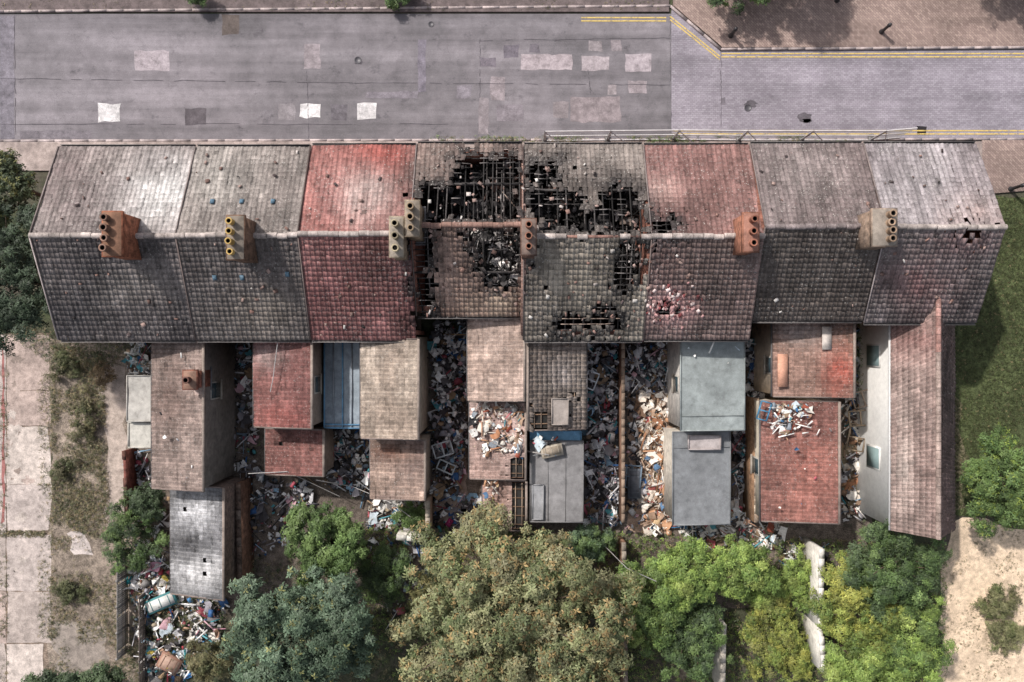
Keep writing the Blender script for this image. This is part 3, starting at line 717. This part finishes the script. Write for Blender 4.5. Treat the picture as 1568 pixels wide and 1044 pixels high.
pv=empty('footpath'); mb=MB(); mb.prism([W(*p)[:2] for p in [(1502,298),(1600,290),(2400,290),(2400,211),(1502,212)]],0,.118,(1,1,1)); mb.build('block_paving',[M_blk2],pv)

mb=MB()
Ys=[512,598,652,742,818,905,985,1075]
for r in range(7):
    y0_,y1_=Ys[r]+.8,Ys[r+1]-.8
    for (a,b) in ((-400,-220),(-218,-110),(-109,9),(11,78)):
        if r==6 and b==78: b=66
        cc=random.choice(['#aea29c','#a2968f','#b8aca4','#a6958d'])
        if r==3 and b==78: y1_-=5
        P=[(a,y1_),(b+random.uniform(-5,3) if b>70 else b,y1_),(b+random.uniform(-5,3) if b>70 else b,y0_),(a,y0_)]
        sheet(mb,P,.012+r*.0003+(a%7)*.0001,C(cc,EG),0,.8,16)
mb.build('concrete_slabs',[M_conc])
mb=MB(); sheet(mb,[(-400,1060),(80,1060),(80,510),(-400,510)],.004,C('#75675c',EG),0,2); sheet(mb,[(75,1060),(235,1060),(215,800),(190,520),(75,520)],.0055,C('#82766b',EG),0,3)
mb.build('dirt_yard',[M_dirt])
mb=MB(); sheet(mb,[(163,800),(192,790),(192,560),(150,552),(148,590),(163,640)],.0095,C('#a89a90',EG),0,2.5,14); sheet(mb,[(110,850),(140,850),(132,815),(105,815)],.0095,C('#b5aaa5',EG),0,3,8)
sheet(mb,[(85,1050),(165,1050),(160,960),(80,950)],.0092,C('#8c827a',EG),0,3,14)
mb.build('concrete_path',[M_conc])
mb=MB()
for k in range(30):
    a=random.choice([(5,560),(30,900),(20,720),(8,600)]); px,py=a[0]+random.gauss(0,20),a[1]+random.gauss(0,90); r=random.uniform(2,9)
    sheet(mb,[(px+r*math.cos(t)*random.uniform(.3,1.6),py+r*math.sin(t)*random.uniform(.3,1.6)) for t in np.linspace(0,5.9,16)],.0142+k*.0001,C(random.choice(['#b8aca4','#8c7e76','#a4948c']),EG))
sheet(mb,[(3,800),(7,800),(7,520),(4,520)],.0182,C('#946460',EG),0,1,14)
mb.build('concrete_stains',[M_conc])
mb=MB(); sheet(mb,[(190,930),(1335,930),(1335,515),(190,515)],.004,C('#6a6058',EG),0,2); 
mb.build('back_yards',[M_dirt])
mb=MB()
for P,c in (([(660,820),(716,820),(716,700),(700,690),(662,740)],'#a08f84'),([(900,800),(948,800),(948,735),(915,740)],'#8d8074'),([(962,815),(1026,815),(1026,600),(962,600)],'#ab9280'),([(1122,820),(1165,820),(1165,640),(1122,640)],'#7f746c'),([(705,840),(745,840),(742,780),(705,775)],'#a89588'),([(1288,780),(1328,780),(1328,680),(1288,680)],'#93866f')):
    sheet(mb,P,.0085,C(c,EG),0,2,12)
mb.build('yard_paving',[M_conc])
mb=MB(); sheet(mb,[(1440,790),(2400,790),(2400,300),(1525,300),(1500,420),(1440,470)],.004,C('#484f33',.9),0,2); mb.build('lawn',[M_dirt])
mb=MB(); sheet(mb,[(1438,1300),(1440,860),(1460,800),(1500,790),(1568,812),(2400,850),(2400,1300)],.0085,C('#cfb9a0',EG),0,4,20); mb.build('sandy_path',[M_conc])
mb=MB(); sheet(mb,[(1450,800),(1480,770),(1480,690),(1470,650),(1450,560)],.0085,C('#6b6450',EG),0,4,14); mb.build('worn_earth_strip',[M_dirt])

def wall(name,pts,h,t,col,mat,cope='#b0a498'):
    mb=MB()
    for a,b in zip(pts[:-1],pts[1:]):
        A=W(a[0],a[1],h);B=W(b[0],b[1],h);A[2]=B[2]=h/2
        mb.beam(A,B,t,h,C(col))
        L=np.linalg.norm(B-A);n=max(1,int(L/.45))
        for k in range(n):
            if random.random()<.06: continue
            p=A+(B-A)*k/n;q=A+(B-A)*(k+.97)/n; p[2]=q[2]=h+.03+random.gauss(0,.006); mb.beam(p,q,t+.04,.06,C(cope,1.)*random.uniform(.75,1.15))
    return mb.build(name,[mat])
wall('brick_boundary_wall',[(954,522),(954,800)],1.9,.14,'#7d6050',M_plain,'#948070')
wall('brick_boundary_wall',[(655,766),(655,832)],1.8,.2,'#a08b78',M_plain,'#b8ac9c')
wall('brick_boundary_wall',[(365,740),(368,905)],1.8,.2,'#7d6050',M_brick,'#75665c')
wall('brick_boundary_wall',[(1158,610),(1158,800)],1.9,.2,'#9a7c62',M_brick,'#a39280')
wall('rendered_garden_wall',[(1258,840),(1256,960),(1262,1030)],2.4,.22,'#c9c4ba',M_plain,'#d8d4cc')
wall('rendered_garden_wall',[(1108,955),(1106,1060)],2.2,.22,'#b9b2a6',M_plain,'#b8b0a4')
wall('brick_boundary_wall',[(955,830),(958,1060)],1.5,.2,'#7d6250',M_brick,'#8d8072')
wall('brick_boundary_wall',[(190,690),(195,800)],1.2,.15,'#6a4038',M_brick,'#6d5048')
wall('rendered_garden_wall',[(607,822),(655,826)],1.3,.25,'#cfc9bf',M_plain,'#c8c4bc')
def post_fence(name,x,y0,y1,h,col):
    mb=MB();A=W(x,y0,h);B=W(x,y1,h);n=int(abs(A[1]-B[1])/1.8)+1
    for k in range(n+1):
        p=A+(B-A)*k/n; mb.box(p[0]-.05,p[1]-.05,0,p[0]+.05,p[1]+.05,h,C(col))
    for z in (.3,h*.55,h-.1):
        mb.beam((A[0],A[1],z),(B[0],B[1],z),.03,.08,C(col))
    k=A[1]
    while k>B[1]:
        if random.random()>.1: mb.box(A[0]+.02,k-.05,.05,A[0]+.035,k+.04,h-random.uniform(0,.08),C(col)*random.uniform(.7,1.2))
        k-=.11
    mb.build(name,[M_plain])
post_fence('timber_fence',178,850,1010,1.2,'#8b8784'); post_fence('timber_fence',212,915,1060,1.0,'#6b625c')
mb=MB(); hF=1.9; pts=[(832,215),(928,214),(1028,213),(1128,214),(1224,214),(1330,214),(1375,210)]
for (a,b) in zip(pts[:-1],pts[1:]):
    A=W(*a);B=W(*b);A=A+[0,-.05,0];B=B+[0,-.05,0]
    for z in (.15,1.05,hF): mb.tube(A+[0,0,z],B+[0,0,z],.035,.035,6,C('#c8c4c4'))
    mb.tube(A+[0,0,.1],A+[0,0,hF+.05],.035,.035,6,C('#a8a6a8')); mb.tube(A+[.08,0,.1],A+[.08,0,hF],.03,.03,6,C('#a8a6a8'))
    mb.box(A[0]-.1,A[1]-.3,.12,A[0]+.16,A[1]+.3,.24,C('#5a5654'))
    n=40
    for k in range(n):
        p=A+(B-A)*k/n; mb.tube(p+[0,0,.15],p+[0,0,hF],.006,.006,3,C('#a8a6a8'))
    mb.tube(A+[0,-.05,hF],(A+B)/2+[0,-.7,.12],.025,.025,6,C('#b8b6b8'))
mb.build('temporary_steel_fence',[M_metal])

piles=[('rubbish_pile',[(662,490),(716,490),(716,700),(700,760),(660,760)],560,0,1.3,PAL_D,{}),
 ('rubbish_pile',[(662,760),(740,750),(745,830),(660,835)],110,0,.3,PAL_D,{}),
 ('rubbish_pile',[(898,525),(950,525),(950,800),(898,800)],700,0,1.4,PAL_D,{}),
 ('rubbish_pile',[(960,525),(1035,525),(1022,600),(960,610)],240,0,1.1,PAL_D,{}),
 ('rubbish_pile',[(975,600),(1026,600),(1026,815),(990,815),(980,740)],420,0,.7,PAL_O,{}),
 ('rubbish_pile',[(960,610),(978,610),(985,815),(960,815)],90,0,.4,PAL_D,{}),
 ('rubbish_pile',[(1030,800),(1125,770),(1200,800),(1195,840),(1060,838)],260,0,.6,PAL_W,{}),
 ('rubbish_pile',[(1142,520),(1172,520),(1160,640),(1125,800),(1122,660),(1142,650)],260,0,.6,PAL_D,{}),
 ('rubbish_pile',[(498,650),(568,665),(568,765),(498,740)],280,0,.7,PAL_D,{}),
 ('rubbish_pile',[(570,765),(655,768),(640,800),(560,800)],80,0,.4,PAL_W,{}),
 ('rubbish_pile',[(345,525),(388,525),(390,660),(400,730),(500,740),(440,830),(372,870),(368,740),(345,700)],320,0,.5,PAL_D,{}),
 ('rubbish_pile',[(195,860),(262,850),(262,915),(345,920),(335,980),(290,1044),(225,1044),(205,960)],480,0,.5,PAL_C,{}),
 ('rubbish_pile',[(195,690),(232,690),(232,740),(262,750),(262,850),(195,850)],120,0,.4,PAL_D,{}),
 ('rubbish_pile',[(195,525),(232,525),(232,575),(195,575)],60,0,.3,PAL_W,{}),
 ('rubbish_pile',[(1288,600),(1330,600),(1330,790),(1288,800)],200,0,.6,PAL_D+PAL_O,{}),
 ('rubbish_pile',[(540,800),(660,800),(660,900),(560,900)],120,0,.3,PAL_D,{}),
 ('rubbish_pile',[(1195,830),(1265,830),(1250,900),(1200,870)],70,0,.4,PAL_D,{}),
 ('rubbish_pile',[(560,870),(700,870),(690,960),(600,950)],60,0,.4,PAL_W,{}),
 ('rubbish_pile',[(1310,500),(1335,500),(1330,600),(1310,600)],70,0,.5,PAL_D,{})]
for nme,po,n,z0,zm,pal,k in piles: pile(nme,po,int(n*1.7),z0,zm,pal,**k)
pile('rubbish_on_roof',[(722,618),(800,618),(798,700),(760,690),(740,700),(722,680)],210,3.4,.2,PAL_O+PAL_W*2,smin=.06,smax=.55)
pile('rubbish_on_roof',[(742,700),(770,700),(760,760),(742,760)],60,3.0,.25,PAL_O,smax=.4)
pile('rubbish_on_roof',[(1180,618),(1240,618),(1240,648),(1200,668),(1182,660)],150,3.6,.25,PAL_W,smin=.06,smax=.45)
pile('rubbish_on_roof',[(815,665),(860,670),(855,700),(820,700)],22,3.05,.15,PAL_W)
pile('rubbish_on_roof',[(1190,660),(1280,640),(1270,780),(1180,780)],16,3.75,.05,PAL_W,smax=.2)
pile('rubbish_on_roof',[(1050,525),(1130,525),(1125,560),(1060,570)],5,3.95,.05,PAL_W,smax=.3)
pile('rubbish_on_roof',[(240,530),(300,530),(300,740),(240,740)],8,4.3,.05,PAL_D,smax=.2)
def mattress(px,py,z,L,w,ang,c1,c2,name='discarded_mattress'):
    mb=MB();c=W(px,py,z);ca,sa=math.cos(ang),math.sin(ang);ax=np.array([ca,sa,0]);ay=np.array([-sa,ca,0])
    mb.obox(c,ax*L/2,ay*w/2,np.array([0,0,.1]),C(c1)); mb.obox(c+[0,0,.105],ax*(L/2-.1),ay*(w/2-.1),np.array([0,0,.03]),C(c2))
    for s_ in (-.3,0,.3): mb.obox(c+ax*L*s_+[0,0,.14],ax*.02,ay*(w/2-.12),np.array([0,0,.01]),C(c1)*.7)
    mb.build(name,[M_junk])
mattress(247,922,.4,1.7,.75,.4,'#4f8588','#d0d0cc'); mattress(260,1015,.3,1.2,.9,-.5,'#9c7868','#ac9080','discarded_cushion')
mattress(218,840,.3,.9,.6,1.2,'#b4b0aa','#c8c4be')
def frame(px,py,z,L,w,ang,col,name='discarded_window_frame'):
    mb=MB();c=W(px,py,z);ca,sa=math.cos(ang),math.sin(ang);ax=np.array([ca,sa,.05]);ay=np.array([-sa,ca,0])
    for s_ in (-1,0,1): mb.beam(c+ax*L/2*s_-ay*w/2,c+ax*L/2*s_+ay*w/2,.07,.06,C(col))
    for s_ in (-1,1): mb.beam(c-ax*L/2+ay*w/2*s_,c+ax*L/2+ay*w/2*s_,.07,.06,C(col))
    mb.build(name,[M_junk])
frame(678,688,1.2,1.,.7,.3,'#c9d0d4');frame(905,582,1.4,.9,.6,1.2,'#d5dade');frame(683,715,1.1,.9,.5,-.4,'#bcc4c8');frame(1170,629,3.9,.9,.5,1.3,'#4a7a98')
frame(1318,640,1.0,1.2,.8,.1,'#a5937e','broken_timber_frame');frame(1312,670,.9,1.4,.9,1.4,'#94836f','broken_timber_frame');frame(1322,610,1.2,1.1,.8,.3,'#85776a','broken_timber_frame')
frame(970,730,.6,1.2,.8,1.5,'#6f7f8f')
mattress(740,802,.3,.45,.35,.5,'#b02a2a','#c04038','plastic_crate');mattress(688,800,.3,.4,.3,1.,'#902a5a','#a0406a','plastic_crate')
mattress(845,690,3.2,1.1,.6,.2,'#a99f90','#8f8374','discarded_board');mattress(971,740,.5,1.6,.7,1.57,'#6b7078','#5d6068','discarded_board')
mb=MB()
for pts in ([(484,735,3),(540,745,1.2),(600,770,1.6),(640,800,1.2)],[(380,725,2.5),(440,722,2.6),(520,760,1.)],[(925,835,1.5),(960,870,4.5),(1005,890,4.)],[(425,525,4.8),(418,580,4.6),(414,600,4.5)]):
    for a,b in zip(pts[:-1],pts[1:]): mb.tube(W(*a),W(*b),.022,.022,5,C('#a8a4a2'))
mb.build('downed_cable',[M_metal])
for px,py,h in ((1118,56,1.0),(1348,50,1.0),(1280,2,1.0),(1545,290,1.1)):
    c=W(px,py); mb=MB(); c[2]=.11
    mb.lathe(c,[(.14,0),(.14,.06),(.09,.1),(.08,h-.2),(.11,h-.19),(.11,h-.14),(.08,h-.13),(.1,h-.05),(.06,h),(.001,h+.01)],16,C('#2c2a2c')); mb.build('bollard',[M_metal])

# ---------------------------------------------------------------- vegetation
def mute(c,k=.14):
    g=c.mean(); return c*(1-k)+g*k
def rosettes(mb,P,Nn,L,cols,k=5,wd=.36):
    n=len(P); up=rng.normal(0,1,(n,3)); t=np.cross(Nn,up); t/=np.linalg.norm(t,axis=1)[:,None]+1e-9; b=np.cross(Nn,t)
    ph=rng.uniform(0,6.28,n); V=[];Cs=[]
    for i in range(k):
        a=ph+2*math.pi*i/k+rng.normal(0,.25,n); d=t*np.cos(a)[:,None]+b*np.sin(a)[:,None]; s=-t*np.sin(a)[:,None]+b*np.cos(a)[:,None]
        l=(L*rng.uniform(.7,1.15,n))[:,None]; dr=-Nn*l*rng.uniform(.05,.5,n)[:,None]
        V.append(np.stack([P,P+d*l*.55+s*l*wd*.5+dr*.3,P+d*l+dr,P+d*l*.55-s*l*wd*.5+dr*.3],1)); Cs.append(cols*rng.uniform(.8,1.2,n)[:,None])
    V=np.concatenate(V).reshape(-1,3); F=np.arange(len(V)).reshape(-1,4); mb.arr(V,F,np.concatenate(Cs),0)
def tree(name,px,py,R,ht,pal,n,L=.2,ry=None,flat=.6,trunk=True,nc=None,k=4,dead=None,wd=.42):
    n=int(n*1.5); L*=.92
    ry=ry or R; rz=min(R,ry)*flat; c=W(px,py,ht-rz); mb=MB(); pal=[mute(lin(p))*1.02 for p in pal]
    nc=nc or int(48*R*ry/4+20); dirs=rng.normal(0,1,(nc,3)); dirs[:,2]=np.abs(dirs[:,2])*1.0-.25; dirs/=np.linalg.norm(dirs,axis=1)[:,None]
    an=np.arctan2(dirs[:,1],dirs[:,0])
    lob=fbm(np.cos(an)*1.8+px,np.sin(an)*1.8+py+dirs[:,2],1.,3)
    rad=rng.uniform(.5,1.0,nc)*(.5+.8*lob)
    cc=c+dirs*rad[:,None]*np.array([R,ry,rz])+rng.normal(0,.12,(nc,3)); cr=rng.uniform(.28,1.0,nc)*min(R,ry)**.5*.34
    w=cr**2; idx=rng.choice(nc,n,p=w/w.sum())
    d=rng.normal(0,1,(n,3)); d[:,2]=np.abs(d[:,2])*1.1-.25; d/=np.linalg.norm(d,axis=1)[:,None]
    P=cc[idx]+d*(cr[idx]*(.35+.7*rng.random(n)))[:,None]*np.array([1,1,.8])+rng.normal(0,.05,(n,3))
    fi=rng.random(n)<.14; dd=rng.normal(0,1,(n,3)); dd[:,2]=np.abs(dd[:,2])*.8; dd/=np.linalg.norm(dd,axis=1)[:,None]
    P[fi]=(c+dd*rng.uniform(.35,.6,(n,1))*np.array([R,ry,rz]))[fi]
    P[:,2]=np.maximum(P[:,2],.1)
    Nn=d*.55+dirs[idx]*.2+rng.normal(0,.35,(n,3))+[0,0,.7]; Nn/=np.linalg.norm(Nn,axis=1)[:,None]
    pi=rng.integers(0,len(pal),nc); base=np.array(pal)[pi]; col=base[idx]*.6+np.array(pal)[rng.integers(0,len(pal),n)]*.4
    col=col*(rng.uniform(.7,1.25,nc)[idx]*rng.uniform(.65,1.3,n))[:,None]
    col[fi]*=.6  # inner filler leaves darkened: shade between the sprays painted into their colour
    if dead is not None:
        q=rng.random(n)<dead[1]*(.2+1.6*fbm(P[:,0],P[:,1],.6,8)); col[q]=lin(dead[0])*rng.uniform(.6,1.3,(q.sum(),1))
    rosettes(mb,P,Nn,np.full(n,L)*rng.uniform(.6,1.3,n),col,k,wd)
    if trunk:
        base_=np.array([c[0],c[1],0]); top=c+[0,0,rz*.2]; r0=.05*R+.05
        mid=base_+(top-base_)*.5+rng.normal(0,.12,3)*[1,1,0]; bc=C('#5d5045')
        mb.tube(base_,mid,r0,r0*.7,9,bc,1); mb.tube(mid,top,r0*.7,r0*.35,9,bc,1)
        for i in rng.choice(nc,min(nc,18),replace=False):
            s0=mid+(top-mid)*rng.random(); m_=(s0+cc[i])/2+rng.normal(0,.15,3); mb.tube(s0,m_,r0*.32,r0*.18,6,bc,1); mb.tube(m_,cc[i],r0*.18,r0*.05,6,bc,1)
    return mb.build(name,[M_leaf,M_bark])
DG=['#45563a','#4f623f','#394830','#5a6c48']; MG=['#5c7540','#6a8442','#4e6634','#748a4c']; BG=['#829a46','#92ac4a','#70893e','#9eac52','#627c3a']
OL=['#7c8254','#8a8e62','#6b774a','#949266','#5f6b44','#9a946e']; YG=['#929a40','#a6a444','#788a3c','#667c3a']; BL=['#53664e','#60765c','#465a42','#70846a']
tree('horse_chestnut_tree',790,962,5.9,8.0,OL,17000,.21,flat=.6,dead=('#a08a60',.15),nc=330)
tree('deciduous_tree',455,972,3.9,6.5,BL,9500,.2,dead=('#8a8a5a',.04),nc=150)
tree('deciduous_tree',503,830,2.4,4.5,MG,4200,.17)
tree('deciduous_tree',1050,872,2.5,4.0,BG,4700,.16,ry=1.9)
tree('deciduous_tree',1128,872,1.9,3.6,BG,2900,.16)
tree('deciduous_tree',1000,915,2.3,4.2,MG+BG,3700,.16,ry=2.8)
tree('deciduous_tree',1060,975,2.0,3.6,DG+MG,3000,.16,ry=2.4)
tree('deciduous_tree',1360,868,3.1,4.6,MG+DG,5400,.15,ry=2.3)
tree('deciduous_tree',1310,920,2.5,4.2,YG,4300,.15,ry=2.8)
tree('deciduous_tree',1395,985,2.2,4.0,MG+BG,4400,.15,ry=3.2)
tree('deciduous_tree',1320,1020,2.4,4.0,BG,3700,.15,ry=2.0)
tree('deciduous_tree',1535,740,2.4,4.2,MG,4200,.15,ry=2.7,dead=('#8a9a4a',.1))
tree('deciduous_tree',16,425,2.9,6.5,['#3c4a36','#46563e','#333f2e','#4e5e48'],5600,.17,ry=4.2)
tree('deciduous_tree',4,285,2.0,5.5,['#4a5638','#566240','#414c32'],2600,.17,ry=2.4,dead=('#7a7a4a',.15))
tree('deciduous_tree',120,1072,3.2,4.5,DG,4300,.18,ry=1.8)
tree('street_tree',1132,-32,1.9,2.9,DG+MG,2200,.16)
tree('street_tree',1225,-85,2.4,4.4,DG+MG,2800,.18)
tree('street_tree',1560,-90,2.2,3.6,DG+MG,2200,.18)
tree('street_shrub',606,-20,1.1,1.3,DG+MG,1000,.14,trunk=False)
tree('street_shrub',300,-8,.8,1.0,DG+MG,600,.12,trunk=False,ry=.5)
tree('shrub',320,1010,1.2,1.8,['#6e6a45','#7c7450','#58603a'],1600,.12,trunk=False,ry=1.6)
tree('shrub',900,830,1.6,2.4,MG+BL,2200,.14,trunk=False,ry=1.2)
tree('shrub',1180,960,1.8,1.6,YG+['#8a8a50'],2600,.12,trunk=False,ry=3.0,flat=.3)
tree('shrub',1225,890,1.3,1.6,BG,1600,.12,trunk=False,ry=2.0,flat=.4)
tree('shrub',590,880,1.6,2.0,DG+MG,2200,.13,trunk=False,ry=1.8)
tree('shrub',630,790,1.0,1.4,MG,900,.12,trunk=False,ry=.8)
tree('shrub',205,820,1.7,2.2,DG+MG,2400,.13,trunk=False,ry=2.2)
tree('shrub',230,770,1.0,2.0,DG,1000,.13,trunk=False,ry=1.2)
tree('shrub',660,930,1.6,1.8,['#8a8050','#7c7a4a','#6a7040'],1800,.13,trunk=False,ry=2.2)
tree('shrub',1525,920,1.2,.9,['#7e7c54','#8c8a60','#66703f'],1400,.1,trunk=False,ry=.9,flat=.4)
tree('shrub',1535,970,1.3,.9,['#7e7c54','#8c8a60','#66703f'],1500,.1,trunk=False,ry=1.2,flat=.4)
tree('shrub',1210,1000,1.6,1.4,YG,2000,.12,trunk=False,ry=1.8,flat=.4)
tree('shrub',1170,905,1.4,1.6,BG,1500,.12,trunk=False,ry=1.2)
tree('shrub',130,640,.9,.8,['#6a6448','#7c7450','#58603a'],900,.1,trunk=False,ry=1.6,flat=.5)
tree('shrub',100,560,.8,.7,['#6a6448','#58603a'],700,.1,trunk=False,ry=.9,flat=.5)
tree('shrub',160,575,.6,.9,['#7a6448','#8a7450'],400,.1,trunk=False,ry=.8,flat=.5)
tree('shrub',95,720,.7,.6,['#6a6448','#58603a'],500,.1,trunk=False,ry=.9,flat=.5)
tree('shrub',110,905,.9,.6,['#6a6c48','#58603a'],600,.1,trunk=False,ry=.8,flat=.4)
def weeds(name,poly,n,hm,pal,L=.08,dens=.45,seed=1,k=4,dead=.1):
    q=np.array(pts_in(poly,n)); f=fbm(q[:,0],q[:,1],.03,seed); q=q[f>dens+rng.normal(0,.05,len(q))]; n=len(q); pal=[mute(lin(p),.08) for p in pal]
    P=np.array([W(a,b,0) for a,b in q]); P[:,2]=rng.random(n)**1.5*hm+.02
    Nn=rng.normal(0,.45,(n,3))+[0,0,1]; Nn/=np.linalg.norm(Nn,axis=1)[:,None]
    col=np.array(pal)[rng.integers(0,len(pal),n)]*rng.uniform(.6,1.3,(n,1)); d=rng.random(n)<dead; col[d]=lin('#9a8a68')
    mb=MB(); rosettes(mb,P,Nn,L*rng.uniform(.6,1.5,n),col,k,.3); return mb.build(name,[M_leaf])
WG=['#6c6c4c','#5d6244','#7a7254','#505a3c','#867c60']
weeds('weeds',[(80,525),(160,540),(170,830),(80,800)],9500,.3,WG,dens=.42,dead=.2)
weeds('weeds',[(80,820),(200,820),(215,1044),(70,1044)],6500,.2,WG,dens=.48,seed=4,dead=.2)
weeds('weeds',[(0,500),(230,505),(230,560),(80,560)],2200,.4,DG+WG,dens=.4,seed=5)
weeds('weeds',[(0,812),(70,812),(70,822),(0,822)],300,.1,WG,dens=.3)
weeds('weeds',[(60,520),(84,520),(84,1044),(60,1044)],1300,.15,WG,dens=.48)
weeds('weeds',[(0,560),(14,560),(14,1044),(0,1044)],500,.12,WG,dens=.52,seed=21)
weeds('weeds',[(190,850),(600,850),(600,1044),(190,1044)],7000,.5,DG+WG,L=.1,dens=.48,seed=7)
weeds('undergrowth',[(560,800),(1440,830),(1440,1060),(560,1060)],24000,.8,MG+WG+BG,L=.11,dens=.38,seed=8)
weeds('lawn_grass',[(1440,790),(1600,790),(1600,300),(1525,300),(1500,420),(1440,470)],16000,.06,['#4c5530','#424a2b','#555e36','#525034'],L=.07,dens=.3,seed=9,dead=.03)
weeds('path_weeds',[(1440,790),(1600,800),(1600,1060),(1440,1060)],2200,.12,WG,L=.07,dens=.55,seed=10)
weeds('pavement_weeds',[(660,210),(1340,208),(1340,220),(660,222)],2600,.35,MG+WG,L=.09,dens=.42,seed=11)
weeds('pavement_weeds',[(0,0),(1030,0),(1020,16),(0,19)],1700,.15,WG,L=.07,dens=.52,seed=12)
weeds('yard_weeds',[(195,525),(1335,525),(1335,820),(195,820)],2500,.3,DG+MG,L=.1,dens=.56,seed=13)
weeds('yard_weeds',[(1305,490),(1335,490),(1335,600),(1305,600)],500,.8,MG,L=.1,dens=.3,seed=14)

# ---------------------------------------------------------------- light, sky, camera
az=math.radians(-46); el=math.radians(47)
sd=Vector((math.sin(az)*math.cos(el),math.cos(az)*math.cos(el),math.sin(el)))
L=bpy.data.lights.new('sun','SUN'); L.energy=4.0; L.angle=math.radians(1.6); L.color=(1,.95,.90)
lo=bpy.data.objects.new('sun',L); lo.rotation_euler=(-sd).to_track_quat('-Z','Y').to_euler(); bpy.context.scene.collection.objects.link(lo)
w=bpy.data.worlds.new('World'); bpy.context.scene.world=w; w.use_nodes=True; nt=w.node_tree
sk=nt.nodes.new('ShaderNodeTexSky'); sk.sky_type='NISHITA'; sk.sun_disc=False; sk.sun_elevation=el; sk.sun_rotation=az; sk.dust_density=3.0
hs_=nt.nodes.new('ShaderNodeHueSaturation'); hs_.inputs['Saturation'].default_value=.45; nt.links.new(sk.outputs[0],hs_.inputs['Color'])
nt.links.new(hs_.outputs[0],nt.nodes['Background'].inputs[0]); nt.nodes['Background'].inputs[1].default_value=.15
cam=bpy.data.cameras.new('camera'); cam.sensor_width=36; cam.lens=36*40/56; cam.clip_end=800
co=bpy.data.objects.new('camera',cam); co.location=(0,0,40); bpy.context.scene.collection.objects.link(co); bpy.context.scene.camera=co
sc=bpy.context.scene; sc.view_settings.view_transform='Standard'; sc.view_settings.look='None'; sc.view_settings.exposure=0
